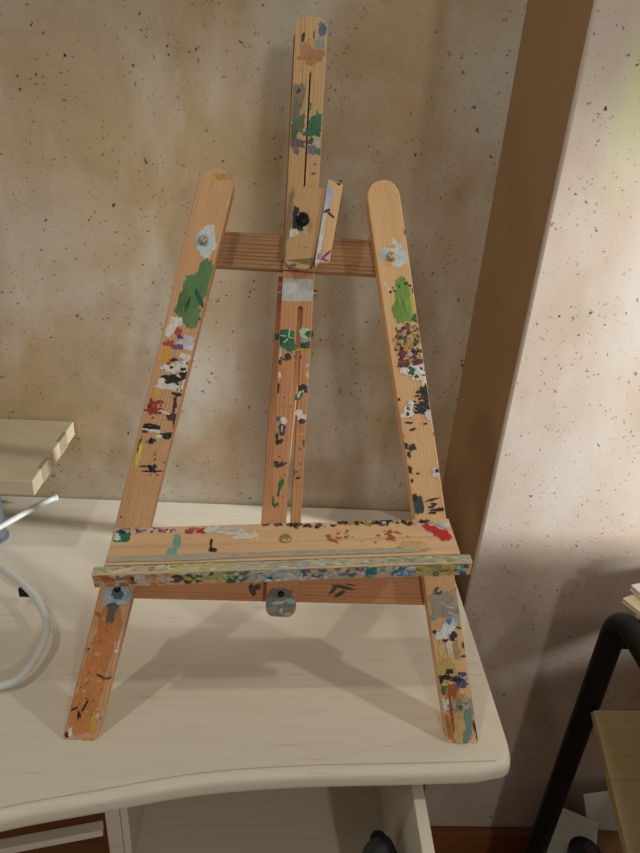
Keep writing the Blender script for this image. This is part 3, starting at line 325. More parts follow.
DAUBS['shelf']='''-1484 -116 79 89 0 255 2;-1485 -63 37 30 0 256 4;-1516 -140 33 39 0 257 5;-1544 -87 28 18 20 258 5;-1465 -24 37 18 0 259 5;-1020 -55 19 12 31 260 5;-1214 -24 18 17 -38 261 5;-1074 -56 8 7 37 261 5;-1067 -69 12 21 -36 261 5;-1272 -61 13 15 40 262 5;-1477 -37 18 17 9 262 5;-1471 -33 15 30 38 263 5;-1381 -59 20 21 -8 262 5;-1324 -26 24 26 -1 16 5;-1150 -61 15 24 24 261 5;-1099 -66 21 19 25 260 5;-1185 -29 17 9 18 264 5;-1332 -67 20 14 9 261 5;-1364 -26 24 23 17 261 5;-1259 -64 10 9 -25 16 5;-1222 -29 17 16 -35 263 5;-1323 -53 18 16 12 16 5;-1156 -60 13 12 1 260 5;-1279 -64 7 13 -29 262 5;-1329 -41 23 13 19 264 5;-1321 -38 16 23 -12 260 5;-1052 -64 17 14 -16 261 5;-1431 -54 9 14 -7 262 5;-1356 -33 25 19 -1 262 5;-1444 -47 25 28 -39 264 5;-1159 -36 15 20 -6 264 5;-1156 -57 14 12 -1 260 5;-1122 -69 20 23 -29 260 5;-1213 -60 17 24 -16 262 5;-1220 -70 16 19 28 263 5;-1352 -62 16 23 22 263 5;-1432 -30 10 23 -19 261 5;-1087 -60 16 23 17 263 5;-1069 -72 15 18 37 16 5;-1379 -34 18 23 24 264 5;-1363 -42 18 22 27 262 5;-1173 -68 17 9 4 16 5;-1110 -48 8 17 -28 262 5;-1199 -38 8 9 19 260 5;-1293 -53 21 18 9 260 5;-1316 -29 15 14 -37 262 5;-1362 -44 17 15 -16 261 5;-1422 -41 21 13 21 264 5;-1339 -32 11 7 19 264 5;-1225 -35 12 16 -18 16 5;-1373 -47 8 12 -31 16 5;-976 -202 37 89 -4 265 2;-1004 -340 47 60 0 265 2;-1042 -387 65 15 0 266 4;-881 -83 47 33 0 267 5;-762 -81 56 39 0 268 5;-838 -51 47 22 0 269 5;-538 -94 12 20 6 16 5;-606 -52 11 15 22 16 5;-689 -90 16 17 1 16 5;-649 -61 16 11 30 16 5;-615 -90 16 15 -2 270 5;-500 -51 14 10 14 16 5;-600 -100 20 20 -36 16 5;-571 -94 19 21 -29 16 5;-449 -109 21 17 32 16 5;-626 -44 18 29 20 16 5;-672 -93 11 8 -21 16 5;-577 -78 18 15 6 270 5;-455 -65 8 17 -15 16 5;-521 -109 28 18 36 16 5;-588 -92 20 26 21 16 5;-632 -102 26 16 -6 16 5;-580 -60 21 24 35 270 5;-558 -53 27 19 3 16 5;-655 -69 11 16 31 16 5;-512 -58 14 24 19 16 5;-404 -83 19 31 -27 16 5;-672 -73 26 35 25 16 5;-704 -54 17 34 9 16 5;-677 -90 18 21 31 16 5;-647 -53 17 32 -5 16 5;-568 -52 16 18 25 270 5;-396 -81 22 35 -11 270 5;-482 -53 21 19 4 270 5;-724 -64 14 21 -6 16 5;-453 -97 19 33 13 270 5;-461 -65 15 21 32 16 5;-436 -96 11 23 37 16 5;-554 -76 19 19 19 270 5;-719 -73 33 29 8 16 5;-327 -172 20 15 20 16 5;-373 -152 9 11 -14 16 5;-414 -138 8 11 -2 16 5;-361 -135 33 23 25 16 5;-440 -171 24 20 -1 16 5;-381 -141 19 24 17 16 5;-333 -185 23 26 -36 16 5;-359 -153 25 25 -16 16 5;-417 -135 15 23 -15 16 5;-354 -172 14 21 -32 16 5;-304 -181 25 25 19 16 5;-419 -153 27 34 -24 16 5;-343 -143 27 29 4 16 5;-371 -127 25 22 -38 16 5;-295 -161 21 12 7 16 5;-426 -133 14 16 35 16 5;-452 -174 20 14 9 16 5;-421 -193 23 20 10 16 5;-414 -160 15 18 -8 16 5;-296 -146 17 19 1 16 5;-333 -159 9 12 2 16 5;-386 -157 9 13 2 16 5;-273 -154 36 38 -39 16 5;-451 -189 20 21 2 16 5;-484 -120 74 30 -12 16 6;-353 -178 74 30 -10 16 6;-665 -267 12 67 0 271 5;-643 -331 37 22 10 272 6;242 -67 16 16 1 273 5;30 -47 8 6 -31 273 5;140 -37 12 24 33 273 5;480 -55 7 7 30 274 5;60 -41 12 14 -36 275 5;66 -44 12 25 37 275 5;269 -62 5 6 -17 273 5;-30 -32 14 12 33 273 5;57 -22 16 13 -12 275 5;439 -50 11 10 -18 274 5;38 -26 18 19 32 276 5;215 -40 14 15 7 277 5;328 -48 22 29 -35 274 5;-87 -29 10 12 -2 278 5;241 -68 11 14 -38 275 5;130 -39 12 22 32 277 5;134 -53 11 8 31 273 5;484 -59 6 10 -18 278 5;165 -37 9 9 -28 273 5;456 -65 23 15 -20 273 5;-159 -26 27 16 -29 277 5;-19 -41 7 7 -4 275 5;116 -28 21 14 -19 273 5;93 -27 20 31 24 273 5;376 -69 6 7 -27 277 5;199 -60 23 16 -7 275 5;-44 -19 15 20 33 273 5;105 -48 14 25 35 275 5;299 -36 8 11 -34 274 5;450 -67 9 10 -16 277 5;330 -47 10 13 -7 278 5;231 -42 14 16 -16 278 5;115 -68 13 25 1 276 5;-184 -32 13 11 -36 278 5;304 -74 22 23 40 273 5;345 -53 13 7 26 277 5;150 -39 16 11 6 276 5;86 -28 12 17 -9 276 5;-68 -35 17 20 -3 276 5;-195 -30 13 15 -34 276 5;556 -21 23 21 -23 279 5;757 -55 13 9 3 116 5;921 -20 16 24 8 280 5;1270 -39 23 16 22 279 5;1199 -55 14 12 33 281 5;640 -31 14 13 17 282 5;932 -40 13 23 -5 279 5;1074 -34 10 19 25 283 5;1206 -42 22 29 5 281 5;714 -6 22 32 -18 280 5;847 -38 17 17 0 279 5;910 -59 16 27 7 284 5;1117 -36 12 26 -21 116 5;1146 -66 20 17 -32 282 5;1310 -49 15 20 28 282 5;773 -17 12 12 -4 283 5;1153 -41 32 22 -33 284 5;973 -21 29 23 -34 280 5;1186 -50 29 31 -28 284 5;734 -40 16 18 -22 281 5;1063 -30 26 16 10 116 5;975 -34 13 16 24 281 5;1295 -43 14 29 32 116 5;539 -23 8 19 -4 282 5;1167 -54 20 19 -39 280 5;568 -19 18 30 -27 282 5;1348 -44 21 28 39 281 5;1312 -48 25 18 -20 282 5;679 -34 21 25 31 284 5;929 -64 16 23 -27 282 5;819 -59 10 10 11 282 5;585 -32 13 29 31 282 5;994 -36 8 8 -32 283 5;1162 -38 20 25 -10 280 5;1111 -21 18 13 -13 281 5;1194 -67 22 15 2 283 5;958 -43 27 31 8 282 5;659 -18 15 9 -10 280 5;967 -60 8 9 -14 283 5;990 -17 15 15 -5 282 5;1287 -44 11 10 22 282 5;1189 -31 17 16 -3 280 5;1236 -73 12 26 1 279 5;1139 -55 21 15 -4 116 5;1177 -73 19 32 17 116 5;1228 -43 24 21 25 279 5;1049 -21 30 27 27 116 5;557 -33 15 12 -25 284 5;721 -10 9 12 2 282 5;1110 -29 23 20 -4 283 5;1337 -56 8 11 -30 281 5;844 -24 21 23 -30 279 5;941 -51 25 24 -9 279 5;1089 -30 20 25 32 279 5;520 -30 22 21 18 284 5;968 -67 12 22 -6 283 5;684 -46 27 22 0 283 5;951 -52 20 13 -39 281 5;1145 -62 20 11 9 284 5;917 -14 9 16 -31 283 5;545 -32 15 21 16 116 5;1074 -53 11 20 30 284 5;1047 -23 19 23 -9 279 5;622 -24 30 30 19 280 5;843 -26 13 22 6 281 5;969 -34 13 17 -13 116 5;1124 -27 10 17 -36 283 5;802 -20 18 28 18 279 5;781 -50 22 32 -23 280 5;810 -42 25 17 1 280 5;986 -6 65 37 0 285 6;1062 -10 28 30 0 286 5;866 -43 47 22 0 287 6;410 -196 18 9 40 288 6;465 -278 30 9 48 288 6;411 -250 16 9 -41 288 6;485 -233 27 9 38 288 6;500 -232 25 9 -1 288 6;500 -172 20 9 -49 288 6;463 -270 22 9 -9 288 6;427 -262 19 9 35 288 6;409 -225 32 9 -55 288 6;995 -278 28 9 59 288 6;989 -230 35 9 53 288 6;988 -178 18 9 -59 288 6;951 -207 26 9 21 288 6;963 -267 34 9 12 288 6;1059 -194 29 9 16 288 6;983 -267 15 9 53 288 6;1033 -178 22 9 2 288 6;973 -167 33 9 -43 288 6;973 -231 14 15 20 289 5;396 -205 13 13 -19 289 5;491 -179 11 12 -29 290 5;413 -250 6 6 39 289 5;702 -292 5 7 18 289 5;1137 -245 9 5 -9 289 5;1133 -241 5 8 -8 289 5;622 -228 7 7 -20 289 5;823 -309 9 13 39 289 5;570 -177 7 11 10 290 5;849 -220 7 8 -4 289 5;511 -265 3 5 -35 289 5;587 -211 5 8 7 289 5;486 -136 7 4 8 290 5;930 -162 9 8 -36 290 5;946 -279 10 8 15 289 5;966 -252 11 11 0 289 5;436 -248 14 13 -16 290 5;870 -218 15 12 16 290 5;584 -146 12 11 -2 289 5;563 -227 12 16 -24 289 5;109 -211 3 7 -19 289 5;1153 -360 121 60 0 291 4;1380 -147 56 39 -25 292 4;1426 -203 56 45 -25 293 4;1481 -251 56 74 0 294 4;1332 -104 37 24 -25 295 5;1521 -112 47 36 0 296 5;1480 -83 37 30 0 297 5;1416 -66 28 21 0 298 5;-925 -417 744 36 0 299 2;402 -415 930 33 0 300 2'''
DAUBS['lip']='''-1622 -48 84 44 0 301 2;-1506 -93 84 44 0 302 2;-1382 -86 84 44 0 301 2;-1247 -9 84 44 0 301 2;-1123 -9 84 44 0 302 2;-1003 -39 84 44 0 303 2;-876 -21 84 44 0 301 2;-751 -15 84 44 0 302 2;-628 -41 84 44 0 301 2;-499 13 84 44 0 302 2;-379 -100 84 44 0 302 2;-250 -25 84 44 0 303 2;-124 -69 84 44 0 302 2;3 -57 84 44 0 301 2;131 -4 84 44 0 303 2;259 -59 84 44 0 303 2;387 -78 84 44 0 303 2;516 -85 84 44 0 301 2;642 -23 84 44 0 302 2;769 7 84 44 0 301 2;903 -54 84 44 0 303 2;1026 15 84 44 0 303 2;1160 -31 84 44 0 302 2;1291 -34 84 44 0 303 2;1418 -6 84 44 0 303 2;1554 -47 84 44 0 303 2;-1607 -34 25 29 -9 304 5;-1508 -121 25 18 -10 305 5;-1533 -19 39 37 -22 305 5;-1448 -10 34 29 22 306 5;-1540 -5 52 39 4 307 5;-1540 -26 62 27 -23 306 5;-1636 9 44 26 17 304 5;-1464 -40 37 32 -24 307 5;-1482 -48 21 25 14 304 5;-1369 -2 43 41 -25 305 5;-1513 -67 36 22 2 306 5;-1388 -35 51 33 20 307 5;-1463 -16 25 22 24 305 5;-1526 -27 47 25 12 305 5;-1317 -92 54 30 6 305 5;-1495 26 39 21 21 304 5;-1533 -44 37 33 -18 307 5;-1519 -94 46 38 15 304 5;-1361 24 36 26 27 304 5;-1419 44 53 25 18 307 5;-1609 -104 27 16 16 304 5;-1652 -127 44 25 -27 307 5;-1549 -57 29 22 14 306 5;-1372 -105 27 20 -23 306 5;-1545 27 44 33 14 307 5;-1400 -126 48 29 22 307 5;-1315 23 40 17 11 308 5;-1169 -5 21 20 25 309 5;-1268 -96 16 14 23 309 5;-1233 1 53 34 -29 310 5;-1438 -23 13 15 -5 308 5;-1169 -25 16 18 19 310 5;-1250 -20 56 38 -27 309 5;-1448 -28 28 12 -10 309 5;-1384 -77 23 14 -6 308 5;-1285 0 24 18 21 308 5;-1266 17 36 17 -12 308 5;-1300 33 18 12 -5 309 5;-1444 -30 17 14 14 310 5;-1225 -122 48 25 19 309 5;-1462 6 49 34 17 308 5;-1437 -13 25 20 4 310 5;-1026 -115 16 17 -23 65 5;-1042 -97 22 14 -10 311 5;-1058 -95 21 14 -5 65 5;-1003 -72 27 29 -13 65 5;-1316 -50 23 25 22 312 5;-1237 -96 34 33 3 65 5;-1318 -88 22 13 -12 312 5;-1214 28 18 10 -2 313 5;-1146 -21 39 24 -19 311 5;-1238 -48 30 28 -23 65 5;-1268 41 32 30 21 312 5;-1243 32 22 17 -1 312 5;-1105 24 36 27 -9 313 5;-1090 -61 37 20 18 313 5;-1285 -55 23 16 -4 65 5;-994 18 30 22 -20 65 5;-1313 -67 15 12 4 312 5;-1221 26 13 15 -14 312 5;-1302 -63 28 33 -3 313 5;-981 -72 24 18 2 313 5;-1167 -75 27 17 16 313 5;-1222 28 45 30 -26 313 5;-1112 -95 30 16 -7 49 5;-1068 32 30 14 23 314 5;-999 22 35 24 -5 49 5;-994 -18 25 20 25 49 5;-1135 -37 45 33 -30 314 5;-1159 -43 23 23 23 49 5;-1022 -4 22 26 4 314 5;-1137 -122 29 35 -18 314 5;-1080 -110 26 18 -4 314 5;-1429 2 84 23 0 315 4;-1198 27 109 29 0 316 4;-1071 33 67 25 0 317 4;-946 -72 59 39 0 318 4;-943 -34 50 14 0 319 5;-492 -88 27 12 25 320 5;-816 -70 32 19 -5 321 5;-562 -87 30 33 -28 322 5;-630 39 22 17 24 323 5;-596 -67 25 24 18 323 5;-452 -103 17 6 -24 324 5;-597 33 23 12 -3 323 5;-467 -123 31 17 -24 325 5;-722 -8 15 11 -24 323 5;-750 -72 29 26 26 324 5;-573 -98 15 18 27 323 5;-700 22 26 27 -29 321 5;-671 -32 18 18 -6 323 5;-685 36 33 23 -19 326 5;-855 9 22 16 -3 326 5;-744 -16 13 8 -1 326 5;-659 -12 40 30 28 321 5;-485 -63 19 12 9 322 5;-729 39 19 19 -3 322 5;-489 -58 43 16 -19 324 5;-543 -104 22 19 15 326 5;-568 -97 40 31 -8 324 5;-693 -45 17 24 0 324 5;-559 -86 27 13 -1 325 5;-617 -72 12 17 -12 325 5;-539 -94 40 31 20 322 5;-759 -55 25 25 12 321 5;-639 -14 25 14 26 320 5;-702 -60 22 23 -14 323 5;-459 31 30 16 5 326 5;-448 -29 42 21 4 324 5;-618 26 17 14 -2 322 5;-665 -10 18 14 -27 326 5;-832 -28 31 17 9 320 5;-720 8 12 11 -3 324 5;-625 -105 24 12 12 326 5;-685 8 23 18 11 323 5;-537 -40 35 22 3 323 5;-495 7 44 31 27 324 5;-720 -108 14 13 -17 323 5;-599 -73 11 13 -9 322 5;-568 12 9 12 -24 321 5;-839 -75 33 23 -10 324 5;-732 28 25 16 -29 323 5;-512 -35 11 13 17 324 5;-477 -124 19 13 29 322 5;-505 -119 16 17 -21 322 5;-707 -27 17 14 -2 325 5;-787 44 30 26 -13 326 5;-463 -60 31 21 11 324 5;-661 -14 23 19 -30 321 5;-843 -108 28 28 9 320 5;-680 -19 26 14 -12 326 5;-758 -99 26 18 26 320 5;-727 -42 16 12 8 321 5;-766 -118 14 16 23 322 5;-572 -14 12 8 10 325 5;-556 -51 30 14 -23 324 5;-650 -118 34 28 -26 325 5;-477 -5 22 21 -15 323 5;-516 -77 23 15 -13 327 5;-209 -30 22 16 -23 328 5;-415 -23 17 22 -11 329 5;-206 -101 40 25 8 330 5;-262 44 24 13 25 331 5;-356 -30 19 22 10 330 5;-392 -27 25 17 -16 330 5;-172 -19 30 33 9 329 5;-280 40 38 18 -23 332 5;-264 33 27 16 -22 331 5;-199 4 19 18 2 333 5;-278 2 31 28 -13 329 5;-280 -80 22 17 -24 328 5;-361 19 28 14 0 331 5;-395 -80 26 18 -11 329 5;-343 -64 31 17 -20 332 5;-328 -32 19 11 29 329 5;-351 17 13 14 -2 333 5;-137 -26 16 20 -7 328 5;-204 4 30 30 7 332 5;-471 -123 38 20 -8 333 5;-277 40 45 18 -2 331 5;-197 -99 12 15 -13 330 5;-207 26 19 10 23 333 5;-430 -37 17 18 27 329 5;-245 9 11 7 24 329 5;-518 -52 18 21 16 329 5;-350 41 30 26 6 331 5;-478 -8 31 23 -7 331 5;-373 39 14 15 2 330 5;-416 -119 21 21 12 328 5;-330 -14 19 19 -23 330 5;-137 -82 20 13 -16 333 5;-427 -69 35 17 15 330 5;-216 -43 24 17 -25 329 5;-262 -98 25 20 -1 332 5;-321 30 28 30 -18 328 5;-233 -33 19 10 -26 331 5;-372 -104 43 22 -29 330 5;-249 -93 16 13 0 332 5;-142 -100 34 20 20 333 5;-433 -83 12 14 27 330 5;-308 34 27 19 -25 327 5;-192 -23 32 15 -18 330 5;-244 19 38 25 -5 333 5;-445 10 29 20 -28 331 5;-70 -61 37 24 20 195 5;37 -57 31 15 28 334 5;-211 -99 18 25 -16 195 5;145 -116 32 24 -26 334 5;1 -116 33 25 -13 335 5;-152 -67 29 11 -3 336 5;-18 -62 19 25 11 195 5;141 7 27 22 24 337 5;-79 42 25 14 2 195 5;167 45 23 19 -25 336 5;-30 -68 29 30 -20 195 5;146 10 32 26 -9 334 5;44 -107 41 20 -6 334 5;91 -94 25 28 12 195 5;63 40 23 12 7 195 5;16 -66 31 43 14 337 5;-49 -51 27 16 -22 334 5;166 -2 33 19 2 195 5;-6 42 40 26 -21 195 5;-134 32 27 22 6 337 5;-44 -10 39 23 -26 336 5;-40 3 24 23 10 335 5;-147 -122 33 22 11 334 5;-201 6 18 22 -26 336 5;125 25 47 29 3 337 5;-161 -31 42 34 8 195 5;-36 14 24 19 27 195 5;-241 48 23 16 15 334 5;-244 -123 37 15 -30 335 5;-68 -35 30 24 -19 337 5;65 -85 30 37 -9 335 5;-191 -4 52 21 -2 337 5;-266 -99 28 20 -12 336 5;-186 33 18 13 15 195 5;-96 3 38 31 10 195 5;153 -95 32 23 16 334 5;139 52 31 24 -10 336 5;-63 -121 22 19 -27 334 5;-195 -9 47 21 2 334 5;110 -49 18 14 -10 337 5;-187 -46 21 27 4 336 5;-57 -25 46 29 -1 336 5;115 -7 25 33 3 336 5;54 53 30 19 -13 336 5;-10 47 21 13 -17 336 5;-140 15 44 36 -23 195 5;-185 -94 21 22 2 336 5;-193 -6 32 27 -14 195 5;-212 -88 35 25 9 195 5;106 40 29 20 17 337 5;206 10 22 11 -28 338 5;343 -113 27 24 3 339 5;685 -77 20 18 -18 339 5;452 -8 28 19 22 340 5;483 -48 19 22 -11 341 5;279 -5 43 26 5 315 5;132 -86 10 7 -30 339 5;617 -37 14 12 -11 342 5;492 28 12 7 -28 343 5;141 34 14 12 -17 315 5;161 -27 28 25 -8 338 5;755 -116 12 14 17 344 5;517 21 33 19 -9 340 5;659 -50 36 28 23 340 5;434 -118 26 34 -11 341 5;311 34 34 26 7 339 5;257 11 35 17 -20 343 5;318 -17 18 17 17 315 5;142 -59 17 7 -12 339 5;252 33 21 15 -5 343 5;290 -88 35 23 -23 340 5;599 45 17 15 -13 342 5;431 -57 17 16 -16 339 5;474 30 26 20 -28 340 5;271 -92 35 23 12 338 5;655 -70 22 22 21 344 5;749 -76 35 24 15 340 5;576 -62 28 21 -15 315 5;638 -54 23 23 -20 340 5;608 -50 24 26 4 341 5;631 -6 23 21 18 343 5;759 -62 25 23 1 338 5;249 -115 37 17 -4 315 5;314 45 26 20 -2 341 5;718 46 28 21 20 344 5;578 47 33 13 -3 340 5;156 10 21 10 5 341 5;418 -93 27 22 24 340 5;268 -72 16 16 14 315 5;455 30 26 16 8 344 5;429 -90 38 18 -5 344 5;277 -31 14 15 29 341 5;560 -44 14 12 -3 341 5;752 -106 20 15 24 341 5;167 -67 22 21 -10 343 5;298 42 14 12 -27 341 5;298 -102 21 11 -14 315 5;547 30 23 27 -6 343 5;751 -14 24 18 28 342 5;390 -69 15 15 -10 341 5;396 -81 17 10 -6 339 5;414 -98 37 16 7 341 5;638 44 20 14 -8 315 5;656 -14 11 10 -2 344 5;589 -76 35 28 -28 338 5;472 -21 18 18 16 342 5;517 -12 28 16 12 344 5;140 7 31 19 15 338 5;339 -27 19 20 -15 340 5;684 -38 22 26 10 339 5;491 -45 31 32 19 315 5;541 -39 23 22 -24 338 5;711 -6 17 14 -8 338 5;714 -101 16 8 11 340 5;319 -105 22 20 -9 342 5;259 -117 18 13 4 315 5;343 -59 13 9 30 344 5;314 -16 31 17 3 343 5;677 -21 23 30 21 340 5;145 -101 9 11 -6 315 5;588 50 29 13 28 315 5;729 12 30 22 -1 338 5;335 44 19 16 24 343 5;192 -3 33 28 22 338 5;351 25 18 18 13 315 5;588 -8 14 10 28 341 5;638 -52 25 16 30 315 5;350 47 32 24 -9 344 5;502 -70 32 23 -2 340 5;339 -29 18 12 -5 343 5;774 -33 42 20 -21 345 5;703 -42 31 24 27 346 5;708 28 32 34 -21 347 5;1049 57 37 26 -25 348 5;998 48 14 8 20 348 5;980 -90 45 18 -17 347 5;992 -75 34 28 -8 346 5;717 -99 20 21 -17 348 5;701 -7 13 12 -27 349 5;1011 40 45 19 17 346 5;1080 -35 28 25 17 349 5;856 32 33 22 -7 349 5;997 33 30 29 -1 350 5;753 -64 25 16 2 348 5;1087 -83 21 17 -29 348 5;781 -16 33 20 7 345 5;851 -78 18 13 -18 349 5;1066 -25 24 17 -1 348 5;744 45 31 19 23 347 5;1038 -58 20 12 -13 350 5;1019 54 46 33 -7 345 5;1095 -114 23 11 14 345 5;980 -84 45 22 -8 348 5;846 -32 25 17 21 350 5;774 -48 34 36 -29 347 5;1026 23 21 14 -22 348 5;816 -25 25 22 1 349 5;893 35 40 26 -23 345 5;808 28 19 20 -5 346 5;748 -115 34 24 20 350 5;745 -5 40 24 -9 347 5;1000 -100 28 16 27 350 5;889 36 30 24 -16 346 5;726 -57 29 16 -27 345 5;1065 -87 23 20 9 349 5;719 25 15 9 -28 348 5;799 45 41 32 -17 348 5;869 3 13 12 -22 348 5;973 -14 27 29 5 349 5;761 2 35 35 -18 345 5;983 -25 37 26 -18 345 5;1059 -49 23 9 7 349 5;1080 0 25 30 25 347 5;998 -104 37 27 13 349 5;1141 3 21 14 12 351 5;1184 -56 23 25 -3 352 5;1200 -22 28 16 7 351 5;1023 -65 29 19 -20 352 5;1036 -76 13 11 5 351 5;996 42 32 23 20 351 5;1034 -25 24 25 -5 353 5;1127 -21 36 22 9 354 5;1053 -59 17 12 19 354 5;1076 21 31 23 -6 352 5;1124 -114 17 11 17 354 5;1006 -105 39 17 -7 353 5;1175 -37 23 14 -1 353 5;1091 -20 32 20 -25 351 5;1078 -59 22 20 -28 353 5;1208 -33 11 10 -1 353 5;1057 -104 30 17 25 352 5;1118 -106 36 25 -9 352 5;1095 -17 24 19 -12 354 5;1025 -69 28 14 21 353 5;1435 -29 35 16 1 355 5;1358 3 24 14 -27 356 5;1511 18 13 16 11 357 5;1394 -28 31 21 25 355 5;1405 -55 46 24 -3 358 5;1210 59 31 18 -18 355 5;1485 -71 46 24 11 355 5;1278 -96 20 13 -28 356 5;1194 -18 38 21 17 355 5;1439 -95 18 14 8 357 5;1218 -82 44 33 -10 356 5;1161 55 30 15 -18 357 5;1183 -37 32 28 29 358 5;1203 37 31 32 17 358 5;1187 -96 26 14 27 357 5;1262 32 34 19 25 359 5;1185 -57 18 21 19 358 5;1171 -60 21 16 -19 355 5;1302 42 17 11 -5 356 5;1360 -23 33 28 -15 359 5;1374 9 23 11 -16 358 5;1141 50 42 24 -4 355 5;1150 -9 17 13 12 357 5;1460 -111 25 25 -13 356 5;1523 -42 39 17 -15 355 5;1198 4 26 18 -17 355 5;1284 -35 44 39 -3 356 5;1505 57 53 25 -28 356 5;1275 4 19 26 -12 359 5;1485 -19 45 31 17 357 5;1172 -77 34 23 9 355 5;1181 -32 24 13 -19 355 5;1256 59 18 10 -22 357 5;1255 -3 24 12 -24 356 5;1332 -104 32 30 -7 358 5;1313 1 20 22 11 359 5;1497 -28 17 12 5 357 5;1330 28 49 20 -9 359 5;1251 -109 21 14 14 355 5;1473 31 36 22 4 357 5;1462 -42 15 11 4 355 5;1289 37 25 10 24 357 5;1219 -43 47 29 17 355 5;1497 31 34 26 5 359 5;1415 -11 50 44 0 360 4;1476 -64 33 29 0 361 4;1524 60 23 16 11 362 5;1523 -42 27 19 -5 363 5;1540 8 16 15 -28 362 5;1524 -14 16 12 20 363 5;1591 -21 26 20 8 364 5;1506 -61 20 18 29 364 5;1551 14 14 10 19 365 5;1525 -69 31 17 11 362 5;1575 -113 35 27 20 364 5;1559 14 11 8 -6 365 5;1557 -28 22 19 4 362 5;1538 -81 15 12 6 362 5;1512 -14 13 8 -14 365 5;1504 -29 16 19 3 362 5'''
DAUBS['ridge']='''400 -152 340 16 0 366 3;660 -160 90 30 0 367 4;220 -150 160 18 0 368 4;530 -165 12 32 -35 369 4;500 -205 12 36 35 369 4;160 -225 9 65 -50 370 4;110 -190 9 60 5 370 4;130 -165 40 22 0 371 5;780 -220 12 30 20 372 5;600 -220 60 12 0 373 4'''
